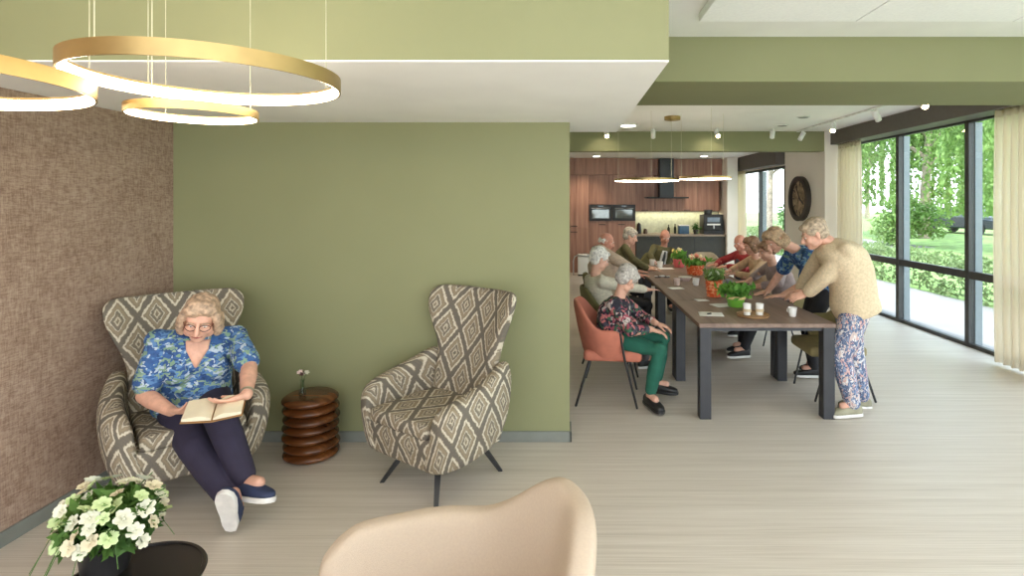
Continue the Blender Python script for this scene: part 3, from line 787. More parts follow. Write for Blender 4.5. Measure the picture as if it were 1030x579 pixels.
bm = B(); box(bm, (1.715, 13.34, .876), (3.865, 13.984, .918), .004); one('kitchen_worktop', bm, M_ktop, 'greige kitchen worktop along the pale green backsplash', 'worktop', smooth=False)
c = thing('coffee_machine', 'large black coffee machine on the worktop at the kitchen end wall', 'coffee machine', (3.58, 13.60, .919)); c.scale = (1, 1, .82)
bm = B(); box(bm, (-.24, -.22, .10), (.24, .22, .58), .02); obj('housing', bm, M_black, c)
bm = B(); box(bm, (-.24, -.24, 0), (.24, .22, .10), .012); obj('drip_tray', bm, M_black, c)
bm = B(); box(bm, (-.15, -.226, .36), (.15, -.219, .50), .004); obj('display_panel', bm, plain('blue_grey_display', (120, 134, 148), .15), c)
bm = B(); box(bm, (-.16, -.232, .27), (.16, -.219, .315), .004); obj('button_strip', bm, M_china, c)
bm = B(); lathe(bm, [(.001, .58), (.09, .58), (.105, .70), (.11, .70), (.11, .715), (.001, .715)], (-.08, 0, 0), 24); obj('bean_hopper', bm, plain('smoky_plastic', (70, 72, 74), .15), c)
bm = B(); tube(bm, [(0, -.24, .25), (0, -.24, .18)], .018, 10); obj('spout', bm, M_steel, c)
M_bottle = plain('dark_bottle', (46, 54, 40), .2); 
for i, (x, hgt, r, m, lab, cat, nm) in enumerate(((1.83, .27, .055, M_black, 'black coffee pot on the worktop next to the ovens', 'pot', 'coffee_pot'), (1.99, .12, .05, plain('brown_pot', (104, 86, 70)), 'short brown jar on the worktop beside the black coffee pot', 'jar', 'jar'), (2.56, .22, .035, M_bottle, 'dark bottle on the worktop under the hood edge', 'bottle', 'bottle'), (2.72, .24, .032, M_bottle, 'taller dark bottle on the worktop before the yellow lit splashback', 'bottle', 'bottle'))):
    t = thing(nm, lab, cat, (x, 13.72, .919)); bm = B()
    if nm == 'bottle': lathe(bm, [(.001, 0), (r, .002), (r, hgt * .6), (r * .4, hgt * .78), (r * .36, hgt * .95), (.001, hgt * .95)], seg=18)
    else: lathe(bm, [(.001, 0), (r, .002), (r * 1.05, hgt * .4), (r * .8, hgt * .9), (.001, hgt * .9)], seg=18)
    obj('body', bm, m, t); bm = B(); lathe(bm, [(.001, hgt * .9), (r * .45, hgt * .9), (r * .42, hgt), (.001, hgt)], seg=14); obj('cap', bm, M_black, t)
for i, (x, m, lab) in enumerate(((2.90, plain('blue_crate', (66, 96, 122)), 'blue grey storage box on the worktop beside the coffee machine'), )):
    t = thing('storage_box', lab, 'box', (x, 13.62, .919)); bm = B(); box(bm, (-.12, -.12, 0), (.12, .12, .2), .015); obj('body', bm, m, t); bm = B(); box(bm, (-.128, -.128, .2), (.128, .128, .225), .008); obj('lid', bm, M_china, t)
t = thing('potted_herb', 'leafy green potted plant on the worktop beside the coffee machine', 'plant', (3.18, 13.50, .919))
bm = B(); lathe(bm, [(.001, 0), (.05, 0), (.065, .11), (.06, .11), (.05, .09), (.001, .09)], seg=20); obj('pot', bm, M_kdark, t)
bm = B(); rr = random.Random(5); leaf_cloud(bm, 160, lambda: V((rr.gauss(0, .035), rr.gauss(0, .035), .16 + rr.gauss(0, .045))), .035, rr); obj('foliage', bm, m_leaf('herb_leaf', (48, 92, 46), (94, 140, 70)), t, smooth=False)
# pedal bin with chrome handle beside the tall units
t = thing('pedal_bin', 'white pedal bin with a curved chrome handle beside the tall cabinets', 'bin', (.40, 12.9, 0))
bm = B(); box(bm, (-.10, -.12, .03), (.17, .12, .44), .03, seg=3); obj('bin_body', bm, M_china, t)
bm = B(); box(bm, (-.105, -.125, .44), (.175, .125, .50), .025, seg=3); obj('lid', bm, M_steel, t)
bm = B(); tube(bm, [(-.10, -.05, .47), (-.17, -.06, .44), (-.20, -.06, .34), (-.20, -.06, .02)], .016, 10); obj('handle', bm, M_steel, t)
bm = B(); box(bm, (-.09, -.11, 0), (.16, .11, .03), .005); obj('base', bm, M_black, t)

# ------------------------------------------------------------------ clock
k = thing('wall_clock', 'large round wall clock with a dark rim on the pier', 'clock', (XC, 10.22, 1.76))
def disc_x(r0, r1, x0, x1, seg=56):
    bm = B(); L = lambda r, x: [V((x, r * math.cos(2 * PI * i / seg), r * math.sin(2 * PI * i / seg))) for i in range(seg)]
    if r0 > 0: loft(bm, [L(r0, x0), L(r1, x0), L(r1, x1), L(r0, x1), L(r0, x0)], cap=False); bmesh.ops.remove_doubles(bm, verts=bm.verts, dist=1e-6)
    else: loft(bm, [L(r1, x0), L(r1, x1)])
    return bm
obj('rim', disc_x(.33, .41, -.085, -.002), plain('dark_bronze', (58, 50, 44), .5), k)
obj('dial', disc_x(0, .335, -.03, -.004), plain('mottled_brown_dial', (150, 132, 108), .8, var=.3, scale=12), k)
for i in range(12):
    a = i * PI / 6; bm = B(); M = Matrix.Rotation(a, 4, 'X'); box(bm, (-.036, -.012, .24), (-.0305, .012, .31), M=M); obj('hour_mark', bm, plain('dark_bronze', (58, 50, 44)), k, smooth=False)
for L_, a, w in ((.2, 2.1, .014), (.28, -.6, .009)):
    bm = B(); M = Matrix.Rotation(a, 4, 'X'); box(bm, (-.045, -w, -.04), (-.038, w, L_), M=M); obj('hand', bm, M_black, k, smooth=False)
# ------------------------------------------------------------------ dining tables
TX0, TX1, TZ = 1.05, 2.12, .75
def dining_table(label, y0, y1, x0=TX0, x1=TX1):
    cx, cy = (x0 + x1) / 2, (y0 + y1) / 2; t = thing('dining_table', label, 'table', (cx, cy, 0), 0, 'brown dining tables pushed together'); w, d = (x1 - x0) / 2, (y1 - y0) / 2 - .002
    bm = B(); box(bm, (-w, -d, TZ - .032), (w, d, TZ), .004); obj('tabletop', bm, M_table, t, smooth=False)
    bm = B(); box(bm, (-w + .1, -d + .03, TZ - .062), (w - .1, -d + .055, TZ - .033)); box(bm, (-w + .1, d - .055, TZ - .062), (w - .1, d - .03, TZ - .033))
    box(bm, (-w + .03, -d + .1, TZ - .062), (-w + .055, d - .1, TZ - .033)); box(bm, (w - .055, -d + .1, TZ - .062), (w - .03, d - .1, TZ - .033)); obj('apron_frame', bm, M_leg, t, smooth=False)
    for sx in (-1, 1):
        for sy in (-1, 1):
            bm = B(); box(bm, (sx * (w - .052) - .045, sy * (d - .052) - .045, 0), (sx * (w - .052) + .045, sy * (d - .052) + .045, TZ - .033), .006); obj('leg', bm, M_leg, t, smooth=False)
dining_table('brown dining table at the open end of the row, by the standing woman in beige', 4.34, 5.38)
dining_table('brown dining table under the orange woven pot, second of the row', 5.38, 6.42)
dining_table('brown dining table under the tulip pots, third of the row', 6.42, 7.46)
dining_table('brown dining table at the kitchen end of the row, by the man in olive', 7.46, 8.48, TX0 - .06, TX1)

# ------------------------------------------------------------------ dining chairs
M_terra = plain('terracotta_velvet', (184, 110, 88), .8, var=.04, bump=.1)
M_olive = plain('olive_velvet', (104, 98, 58), .8, var=.05, bump=.1)
M_khaki = plain('khaki_fabric', (140, 128, 88), .85, var=.05, bump=.1)
M_sand = plain('sand_beige_fabric', (186, 168, 142), .85, var=.04, bump=.1)
M_seam = plain('dark_piping', (58, 44, 38), .8)
def dining_chair(label, loc, rz, mat, sz=1.0, group='upholstered tub dining chairs'):
    root = thing('dining_chair', label, 'chair', loc, rz, group); N = 44; bm = B(); loops = []
    for i in range(N + 1):
        s = -1 + 2 * i / N; a = s * math.radians(118); o = V((math.sin(a), math.cos(a), 0)); c = V((.262 * math.sin(a), .245 * math.cos(a) - .0, 0))
        k = max(0, min(1, (abs(s) - .18) / .50)); k = k * k * (3 - 2 * k); top = .865 * (1 - k) + .66 * k - .05 * max(0, (abs(s) - .8) / .2) ** 2; b = .40; lp = []
        e = min(1, (1 - abs(s)) / .06); th = .024 * (.4 + .6 * math.sqrt(max(0, 1 - (1 - e) ** 2)))
        for j in range(16):
            q = 2 * PI * j / 16; px = math.copysign(abs(math.cos(q)) ** .6, math.cos(q)) * th; kz = .5 + .5 * math.copysign(abs(math.sin(q)) ** .35, math.sin(q))
            lp.append(c + o * (px + .05 * kz ** 1.5 * (1 - .5 * abs(s)) - .05 * (1 - kz) ** 2) + V((0, 0, b + (top - b) * kz)))
        loops.append(lp)
    loft(bm, loops); obj('backrest_shell', bm, mat, root, angle=80)
    bm = B(); box(bm, (-.235, -.275, .385), (.235, .205, .475), .04, seg=4); obj('seat', bm, mat, root, angle=70)
    for sx in (-1, 1):
        bm = B(); tube(bm, [(sx * .285, -.10, .63), (sx * .262, -.135, .42), (sx * .235, -.235, .02)], .0095, 8); obj('leg', bm, M_black, root)
        bm = B(); tube(bm, [(sx * .20, .15, .40), (sx * .235, .265, .02)], .0105, 8); obj('leg', bm, M_black, root)
    bm = B(); tube(bm, [(-.21, -.16, .375), (.21, -.16, .375)], .009, 8); tube(bm, [(-.2, .15, .375), (.2, .15, .375)], .009, 8); obj('seat_frame', bm, M_black, root)
    return root
R_ = math.radians
dining_chair('terracotta tub dining chair under the woman in the floral top', (.385, 4.80, 0), R_(83), M_terra)
dining_chair('olive tub dining chair right behind the terracotta chair', (.46, 5.58, 0), R_(92), M_olive)
dining_chair('dark olive dining chair under the man in the beige jumper', (.52, 6.55, 0), R_(92), M_olive)
dining_chair('sand beige dining chair along the partition side near the ovens', (.62, 7.55, 0), R_(90), M_sand)
dining_chair('khaki dining chair pushed in beside the standing woman in beige', (2.36, 4.93, 0), R_(-92), M_khaki)
dining_chair('khaki dining chair under the woman in the grey top', (2.56, 6.28, 0), R_(-90), M_khaki)
dining_chair('sand beige dining chair under the brown haired sitter', (2.58, 7.15, 0), R_(-90), M_sand)
dining_chair('olive dining chair under the man in the red waistcoat', (2.66, 8.05, 0), R_(-88), M_olive)
dining_chair('olive dining chair at the kitchen end under the man in the cardigan', (1.50, 9.0, 0), R_(0), M_olive)
dining_chair('empty sand beige dining chair at the kitchen end of the tables', (2.28, 9.0, 0), R_(-8), M_sand)

# ------------------------------------------------------------------ things on the table
def on(px, py): D = (EYE - TZ) * FPX / (py - HY); return V(((px - HX) * D / FPX, D, TZ))
def cup(px, py, label, r=.036, h=.085, handle=True, mat=None, g='white cups on the dining tables'):
    p = on(px, py); t = thing('cup', label, 'cup', (p.x, p.y, TZ + .0005), random.uniform(0, 6), g)
    bm = B(); lathe(bm, [(.001, 0), (r * .7, 0), (r * .78, .006), (r, h), (r - .004, h), (r * .7, .008), (.001, .008)], seg=24); obj('cup_body', bm, mat or M_china, t)
    if handle:
        bm = B(); tube(bm, [(r * .86, 0, h * .78), (r * 1.5, 0, h * .74), (r * 1.6, 0, h * .45), (r * .82, 0, h * .25)], .005, 8); obj('handle', bm, mat or M_china, t)
    bm = B(); lathe(bm, [(.001, h * .8), (r * .88, h * .8), (.001, h * .802)], seg=20); obj('drink', bm, plain('milky_coffee', (150, 112, 82), .2), t)
tr = on(758, 318); t = thing('serving_tray', 'small round brown tray with two white cups near the table end', 'tray', (tr.x, tr.y + .02, TZ + .0005))
bm = B(); lathe(bm, [(.001, 0), (.125, 0), (.135, .016), (.13, .016), (.122, .006), (.001, .006)], seg=36); obj('tray_base', bm, plain('light_wood_tray', (176, 140, 98), .5), t); bm = B()
loops = [[V((r * math.cos(a), r * math.sin(a), z)) for a in [2 * PI * i / 36 for i in range(36)]] for r, z in ((.13, .0162), (.137, .0162), (.137, .021), (.13, .021))]; loft(bm, loops + [loops[0]], cap=False); obj('tray_rim', bm, plain('tray_rim_brown', (124, 92, 62)), t)
def cup_on_tray(dx, label):
    q = thing('cup', label, 'cup', (tr.x + dx, tr.y + .02, TZ + .0085), 0, 'tall white cups on the round tray'); r, h = .034, .095
    bm = B(); lathe(bm, [(.001, 0), (r * .8, 0), (r, h), (r - .004, h), (r * .75, .008), (.001, .008)], seg=24); obj('cup_body', bm, M_china, q)
    bm = B(); lathe(bm, [(r + .0002, h * .55), (r * .93, h * .3), (r * .93 + .002, h * .3), (r + .0015, h * .55)], seg=24); obj('printed_band', bm, plain('beige_print', (206, 186, 150)), q)
cup_on_tray(-.048, 'tall white cup on the round tray, nearer the green bucket'); cup_on_tray(.056, 'tall white cup on the round tray, nearer the standing woman')
cup(797, 318, 'white cup under the hand of the standing woman in beige', .037, .075, True)
cup(681, 287, 'pale pink cup beside the white dish', .038, .08, False, plain('pale_pink_china', (226, 200, 190), .3), 'pastel cups')
cup(700, 287, 'white mug by the orange woven pot', .04, .085)
cup(656, 267, 'white cup at the kitchen end by the sitter in olive', .045, .09); cup(664, 269, 'white cup in front of the man in the olive cardigan', .045, .09)
cup(733, 288, 'grey mug in front of the woman in grey', .04, .08, True, plain('grey_stoneware', (150, 154, 158), .35), 'pastel cups')
def paper(px, py, w, d, rz, label):
    p = on(px, py); bm = B(); n = 6
    loops = [[V((-w + 2 * w * i / n, -d + 2 * d * j / n, .0008 + .004 * (math.sin(i * .9) * .5 + .5) * (j / n))) for i in range(n + 1)] for j in range(n + 1)]; loft(bm, loops, cap=False, closed=False)
    one('paper_napkin', bm, M_paper, label, 'napkin', (p.x, p.y, TZ + .0006), rz, 'white papers on the table', mods=(('SOLIDIFY', dict(thickness=.0012, offset=1)),))
paper(727, 307, .10, .075, .35, 'white sheet of paper beside the green bucket'); paper(715, 316, .10, .085, -.15, 'white napkin with a dark mark near the table end')
paper(680, 290, .075, .06, .3, 'small white napkin before the white dish'); paper(706, 302, .06, .05, .2, 'folded white paper beside the orange woven pot'); paper(668, 270, .13, .08, .1, 'white sheet in front of the man in the olive cardigan')
p = on(713, 317); bm = B(); tube(bm, [(0, 0, .008), (.03, .012, .008)], .006, 8); one('pencil_stub', bm, M_black, 'short dark pencil stub on the napkin near the table end', 'pencil', (p.x - .01, p.y, TZ + .006), 0)
p = on(689, 282); t = thing('dish', 'white oval dish in the middle of the tables', 'dish', (p.x, p.y, TZ + .0005))
bm = B(); lathe(bm, [(.001, 0), (.05, 0), (.075, .04), (.07, .04), (.048, .008), (.001, .008)], seg=28); obj('bowl', bm, plain('pink_grey_china', (206, 184, 178), .3), t); bm = B(); lathe(bm, [(.07, .04), (.079, .042), (.079, .046), (.07, .045)], seg=28); obj('rim', bm, M_china, t)
p = on(666, 279); t = thing('folding_spectacles', 'black and white object like folded spectacles on the table edge', 'spectacles', (p.x, p.y, TZ + .0005))
for sx in (-1, 1):
    bm = B(); box(bm, (sx * .055 - .035, -.03, 0), (sx * .055 + .035, .03, .012), .004); obj('case_half', bm, M_black, t); bm = B(); box(bm, (sx * .075 - .02, -.02, .0125), (sx * .075 + .02, .02, .02), .003); obj('white_pad', bm, M_china, t)
bm = B(); box(bm, (-.03, -.034, .0125), (.03, .034, .03), .006); obj('bridge', bm, M_steel, t)
def planter(name, px, py, r, h, potmat, ridges, label, fol, fr, fh, n, extra=None, size=.03):
    p = on(px, py); t = thing(name, label, 'plant', (p.x, p.y, TZ + .0005)); rr = random.Random(label)
    bm = B(); prof = [(.001, 0), (r * .78, 0)]
    for k in range(ridges * 4 + 1): q = k / (ridges * 4); prof.append((r * (.8 + .2 * q) + (.004 * math.cos(q * ridges * 2 * PI) if ridges > 1 else 0), .004 + (h - .004) * q))
    prof += [(r * .92, h), (r * .9, h * .82), (.001, h * .82)]
    lathe(bm, prof, seg=32); obj('pot', bm, potmat, t)
    bm = B(); leaf_cloud(bm, n, lambda: V((rr.gauss(0, fr * .5), rr.gauss(0, fr * .45), h + fh * rr.random() ** .8)), size, rr, -.8); obj('foliage', bm, fol, t, smooth=False)
    if extra:
        m, cnt, fz = extra
        bm = B(); pts = [V((rr.uniform(-fr, fr) * .9, rr.uniform(-fr, fr) * .8, h + fz * rr.uniform(.55, 1.05))) for _ in range(cnt)]
        for q in pts: tube(bm, [(q.x * .3, q.y * .3, h * .8), q], .003, 5)
        obj('stem', bm, plain('plant_stem', (70, 100, 44)), t); proto = []
        for mm in (m if isinstance(m, list) else [m]):
            bm = B(); lathe(bm, [(.001, -.02), (.016, -.012), (.021, .004), (.015, .022), (.004, .03)], seg=10); proto.append(obj('flower', bm, mm, t))
        for i, q in enumerate(pts):
            f = proto[i] if i < len(proto) else proto[i % len(proto)].copy()
            if i >= len(proto): COL.objects.link(f); f.parent = t
            f.location = q; f.rotation_euler = (rr.uniform(-.5, .5), rr.uniform(-.5, .5), 0)
            if name == 'potted_plant' and len(pts) == 9 and r < .0851: f.scale = (.55, .55, .55)
M_or = NT('orange_dotted_pot'); vo = M_or.new('ShaderNodeTexVoronoi'); vo.inputs['Scale'].default_value = 42; M_or.link(M_or.coord('Object'), vo.inputs['Vector']); M_or.color(M_or.ramp(vo.outputs['Distance'], [(.3, (224, 96, 48)), (.55, (230, 108, 58)), (.72, (238, 168, 120))])); M_or.pr(.6); M_or = M_or.m
M_gr = plain('lime_green_bucket', (112, 172, 58), .4); M_herb = m_leaf('table_herb_leaf', (90, 122, 60), (138, 168, 96), (190, 206, 150)); M_grassy = m_leaf('grass_blade', (78, 134, 50), (126, 176, 80))
M_cor = plain('coral_pink_pot', (226, 108, 110), .45)
planter('potted_plant', 740, 308, .085, .095, M_gr, 1, 'lime green bucket of fresh green leaves near the open end of the table', M_grassy, .13, .10, 420, None, .035)
t2 = [o for o in COL.objects if o.get('label', '').startswith('lime green')][0]
bm = B(); lathe(bm, [(.0855, .072), (.0875, .078), (.0875, .096), (.085, .099), (.082, .095)], seg=32); obj('cream_band', bm, plain('peach_band', (226, 196, 140)), t2)
planter('potted_plant', 718, 298, .085, .165, M_or, 5, 'tall orange woven pot with green and white herbs', M_herb, .085, .10, 300, (plain('tiny_white_bloom', (226, 230, 206)), 9, .10), .03)
planter('potted_plant', 699, 276, .12, .13, M_or, 5, 'broad orange dotted pot of tulips on the third table', M_grassy, .14, .07, 240, ([plain('peach_tulip', (238, 170, 140)), plain('cream_tulip', (240, 222, 176)), plain('coral_tulip', (230, 128, 104))], 18, .11), .04)
planter('potted_plant', 683, 268.5, .09, .12, M_cor, 1, 'coral pink pot of yellow tulips beside the orange dotted pot', M_grassy, .09, .11, 160, ([plain('yellow_tulip', (236, 206, 120)), plain('cream_tulip', (240, 222, 176))], 9, .15), .04)
# ------------------------------------------------------------------ people
def skin(name, c): return plain(name, c, .55, var=.05, scale=30)
SK = skin('fair_skin', (214, 164, 140)); SK2 = skin('ruddy_skin', (206, 144, 120))
M_lip = plain('lip', (176, 96, 88), .5); M_eye = plain('eye_white', (226, 218, 210), .3); M_iris = plain('dark_iris', (58, 48, 42), .2)
UP = V((0, 0, 1))
def ik(a, b, l1, l2, pole):
    d = b - a; L = min(d.length, (l1 + l2) * .999); n = d.normalized(); k = (l1 * l1 - l2 * l2 + L * L) / (2 * L); h = math.sqrt(max(0, l1 * l1 - k * k))
    p = pole - n * pole.dot(n); p = p.normalized() if p.length > 1e-5 else UP
    return a + n * k + p * h, a + n * L
RM = lambda v, s=3: (('REMESH', dict(mode='VOXEL', voxel_size=v, use_smooth_shade=True)), ('SMOOTH', dict(factor=.5, iterations=s)))

def hand(bm, w, d, n, side, s=1.0, curl=.45, spread=.0):
    """wrist w, finger direction d, palm side n; side +1/-1 says where the thumb is along d x n"""
    d = d.normalized(); n = (n - d * n.dot(d)).normalized(); q = d.cross(n).normalized() * side
    loops = []
    for k, hw, ht in ((-.01, .022, .016), (.02, .032, .017), (.05, .040, .016), (.082, .041, .013), (.095, .036, .009)): loops.append(ell(w + d * (k * s), q, n, hw * s, ht * s, 16, 2.6))
    loft(bm, loops)
    for i, (L, r) in enumerate(((.9, .0088), (1.0, .0092), (.95, .0088), (.76, .0078))):
        b = w + d * (.086 * s) + q * ((.0315 - .021 * i) * s); dirn = (d + q * (spread * (1.5 - i))).normalized(); pts = [b - dirn * .015 * s, b]; ang_ = curl * .6
        for seg_ in (.040, .026, .021):
            dd = dirn * math.cos(ang_) + n * math.sin(ang_); b = b + dd * (seg_ * L * s); pts.append(b); ang_ += curl * .8
        tube(bm, pts, [r * s, r * s, r * .95 * s, r * .88 * s, r * .72 * s], 9)
    b = w + d * (.022 * s) + q * (.026 * s); d1 = (q * .75 + d * .7 + n * .25).normalized(); d2 = (q * .3 + d * .9 + n * .4).normalized()
    tube(bm, [b, b + d1 * .042 * s, b + d1 * .042 * s + d2 * .03 * s, b + d1 * .042 * s + d2 * .052 * s], [.014 * s, .0115 * s, .0098 * s, .0078 * s], 9)

def head_parts(bm, c, f, u, s=1.0):
    """skull, jaw, brow, nose, lips, ears; c centre of the head, f where the face looks, u up"""
    f = f.normalized(); u = (u - f * u.dot(f)).normalized(); r = u.cross(f).normalized(); R = Matrix((r, f, u)).transposed()
    P = lambda x, y, z: c + (r * x + f * y + u * z) * s
    ball(bm, P(0, -.012, .030), (.076 * s, .094 * s, .086 * s), 22, R); ball(bm, P(0, .030, -.030), (.062 * s, .062 * s, .078 * s), 20, R)
    ball(bm, P(0, .058, -.082), (.034 * s, .032 * s, .028 * s), 14, R); ball(bm, P(0, .068, .030), (.052 * s, .022 * s, .016 * s), 14, R)
    for sx in (-1, 1):
        ball(bm, P(sx * .040, .060, -.026), (.025 * s, .026 * s, .026 * s), 12, R); ball(bm, P(sx * .079, -.012, -.008), (.011 * s, .019 * s, .033 * s), 12, R)
        ball(bm, P(sx * .048, .02, -.062), (.024 * s, .04 * s, .03 * s), 12, R)
    tube(bm, [P(0, .086, .018), P(0, .104, -.012), P(0, .112, -.026)], [.009 * s, .0125 * s, .015 * s], 10); ball(bm, P(0, .098, -.030), (.019 * s, .014 * s, .010 * s), 12, R)
    ball(bm, P(0, .083, -.058), (.024 * s, .013 * s, .010 * s), 12, R)
    return P, R

def person(label, loc, yaw, pelvis, neck, head, face, wr, ank, **k):
    """all joints in scene coordinates; index 0 is the person's side at -S, 1 at +S (S points to the viewer's side when the person looks at the camera)"""
    g = lambda n, d=None: k.get(n, d)
    F = V((math.sin(yaw), -math.cos(yaw), 0)); S = V((math.cos(yaw), math.sin(yaw), 0)); s = g('s', 1.0); wd = g('wide', 1.0)
    root = thing('person', label, 'person', (loc[0], loc[1], 0)); O = V((loc[0], loc[1], 0)); vx = g('vx', .008); kids = {}
    T = lambda p: V(p) - O
    P, C, Hd = T(pelvis), T(neck), T(head); face = V(face).normalized()
    sp = (C - P).normalized(); fr = (F - sp * F.dot(sp)).normalized(); S2 = V(g('sdir', S)); S2 = (S2 - sp * S2.dot(sp)).normalized(); L = (C - P).length
    bend = g('hunch', .03)
    def spn(t): return P + (C - P) * t - fr * (bend * math.sin(PI * min(1, max(0, t))))
    sh = [spn(.88) + S2 * (q * .165 * s * wd) for q in (-1, 1)]
    hips = [P + S * (q * .085 * s) - UP * .02 for q in (-1, 1)]
    skn, top, trs = g('skin', SK), g('top'), g('trousers')
    wpos, elb = [], []
    for i in (0, 1):
        e, w = ik(sh[i], T(wr[i]), .285 * s, .255 * s, V(g('epole', (S2 * -1, S2 * 1))[i]) + UP * -1.0 - fr * .3); elb.append(e); wpos.append(w)
    knee, ankp = [], []; ll = g('legl', 1.0) * s
    for i in (0, 1):
        kn, a = ik(hips[i], T(ank[i]), .43 * ll, .42 * ll, V(g('kpole', (F + UP * .4, F + UP * .4))[i])); knee.append(kn); ankp.append(a)
    # --- body: one continuous surface under the clothes
    bm = B()
    tors = [(-.16, .13, .10), (-.02, .155, .12), (.18, .145, .115), (.45, .14, .11), (.7, .15, .115), (.88, .145, .09), (.98, .075, .06)]
    tl = lambda add, rows: [ell(spn(t), S2, fr, (a * s * wd + add), (b * s * wd + add), 24, 2.4) for t, a, b in rows]
    loft(bm, tl(-.02, tors))
    nb = C - sp * .06
    hv = (Hd - C).normalized(); tube(bm, [nb, C + hv * .02, Hd - V(face) * .02 - UP * .02 * s], [.062 * s, .054 * s, .052 * s], 14)
    hu = V(g('hup', UP)); PH, RH = head_parts(bm, Hd, face, hu, s * g('hs', 1.0))
    hd_, hn_ = g('hdir'), g('hnorm')
    for i in (0, 1):
        tube(bm, [spn(.86) + S2 * ((-.08, .08)[i] * s), sh[i], elb[i], wpos[i]], [.05 * s, .05 * s, .041 * s, .027 * s], 14); ball(bm, sh[i], .052 * s, 12)
        tube(bm, [elb[i], elb[i].lerp(wpos[i], .3), wpos[i]], [.041 * s, .043 * s, .028 * s], 14)
        dd = V(hd_[i]) if hd_ else (wpos[i] - elb[i]); nn = V(hn_[i]) if hn_ else -UP
        hand(bm, wpos[i], dd, nn, g('thumb', (1, -1))[i], s, g('curl', (.45, .45))[i], .03)
        tube(bm, [hips[i], knee[i], ankp[i]], [.07 * s, .05 * s, .036 * s], 14)
        fd = V(g('fdir', (F, F))[i]).normalized(); tube(bm, [ankp[i], ankp[i] + fd * .09 * s - UP * .0], [.036 * s, .03 * s], 12)
    for i in (0, 1): ball(bm, elb[i], .042 * s, 12); ball(bm, knee[i], .05 * s, 12)
    vn = g('vneck')
    if vn: loft(bm, [ell(spn(t) + fr * d, S2, fr, w, .02, 14) for t, w, d in vn])
    obj('body', bm, skn, root, mods=RM(g('vx_body', vx), 4))
    # --- eyes, lips, brows
    if g('facefx', True):
        hs = s * g('hs', 1.0)
        for sx in (-1, 1):
            bm = B(); ball(bm, PH(sx * .031, .0765, .004), (.0118 * hs, .0080 * hs, .0046 * hs), 12, RH); e = obj('eye', bm, M_eye, root)
            bm = B(); ball(bm, PH(sx * .031, .0825, .002), .0040 * hs, 8, RH); obj('iris', bm, M_iris, e)
            bm = B(); tube(bm, [PH(sx * .016, .092, .023), PH(sx * .034, .090, .028), PH(sx * .050, .078, .021)], [.0035 * hs, .004 * hs, .0025 * hs], 6); obj('eyebrow', bm, g('brow', g('hair')), root)
        bm = B(); tube(bm, [PH(-.022, .084, -.060), PH(0, .0935, -.058), PH(.022, .084, -.060)], [.003 * hs, .0062 * hs, .003 * hs], 8); obj('lips', bm, M_lip, root)
        if g('glasses'):
            bm = B()
            for sx in (-1, 1):
                ring = [PH(sx * .033 + .025 * math.cos(a), .096 - .010 * abs(math.cos(a)) * (1 if math.cos(a) * sx > 0 else 0), .002 + .019 * math.sin(a)) for a in [2 * PI * i / 16 for i in range(17)]]; tube(bm, ring, .0022 * hs, 6)
                tube(bm, [PH(sx * .058, .088, .006), PH(sx * .083, .0, .008)], .0022 * hs, 6)
            tube(bm, [PH(-.010, .099, .006), PH(.010, .099, .006)], .0022 * hs, 6); obj('spectacles', bm, plain('brown_spectacle_frame', (96, 58, 48), .3), root)
    # --- hair
    hs = s * g('hs', 1.0); st = g('style', 'short'); bm = B(); Q = lambda x, y, z: PH(x, y, z)
    if st != 'none':
        if st == 'bald':
            for sx in (-1, 1): ball(bm, Q(sx * .068, -.03, .004), (.016 * hs, .045 * hs, .036 * hs), 14, RH)
            ball(bm, Q(0, -.082, .0), (.06 * hs, .03 * hs, .046 * hs), 14, RH)
        else:
            ball(bm, Q(0, -.022, .048), (.085 * hs, .098 * hs, .082 * hs), 22, RH); ball(bm, Q(0, -.052, .005), (.080 * hs, .068 * hs, .078 * hs), 18, RH)
            ball(bm, Q(.02, .046, .086), (.058 * hs, .042 * hs, .030 * hs), 14, RH); ball(bm, Q(-.03, .048, .080), (.046 * hs, .040 * hs, .028 * hs), 14, RH)
            for sx in (-1, 1): ball(bm, Q(sx * .070, .012, .040), (.022 * hs, .046 * hs, .042 * hs), 14, RH)
            if st == 'bob':
                for sx in (-1, 1):
                    for j, (y, z, r) in enumerate(((.030, .02, .03), (.018, -.02, .034), (.0, -.058, .036), (-.035, -.05, .04), (-.06, -.04, .042))): ball(bm, Q(sx * (.078 + .006 * math.sin(j)), y, z), (r * .8 * hs, r * hs, r * 1.3 * hs), 12, RH)
                ball(bm, Q(0, -.075, -.045), (.075 * hs, .045 * hs, .06 * hs), 16, RH); ball(bm, Q(0, .03, .098), (.07 * hs, .05 * hs, .032 * hs), 14, RH)
            if st == 'full':
                ball(bm, Q(0, -.03, .062), (.092 * hs, .098 * hs, .080 * hs), 20, RH)
        tx = bpy.data.textures.get('hair_lumps') or bpy.data.textures.new('hair_lumps', 'CLOUDS'); tx.noise_scale = .03
        obj('hair', bm, g('hair'), root, mods=RM(max(.006, vx * .8), 2) + (('DISPLACE', dict(texture=tx, strength=.012 * hs, mid_level=.5, texture_coords='LOCAL')),))
    # --- top
    bm = B(); a = g('top_add', .012); rows = g('top_rows', [(-.13, .165, .13), (-.02, .172, .138), (.18, .158, .13), (.45, .155, .125), (.7, .16, .125), (.86, .15, .10), (.95, .10, .075), (1.0, .072, .062)])
    loft(bm, tl(a, rows)); sl = g('sleeve', (1.9, 1.9)); bust = g('bust', 0)
    if bust:
        for q in (-1, 1): ball(bm, spn(.58) + S2 * (q * .075 * s * wd) + fr * (.10 * s * wd), (.085 * s * bust, .07 * s * bust, .085 * s * bust), 14)
    if g('belly', 0): ball(bm, spn(.22) + fr * (.07 * s), (.15 * s * wd, .13 * s * g('belly'), .15 * s), 18)
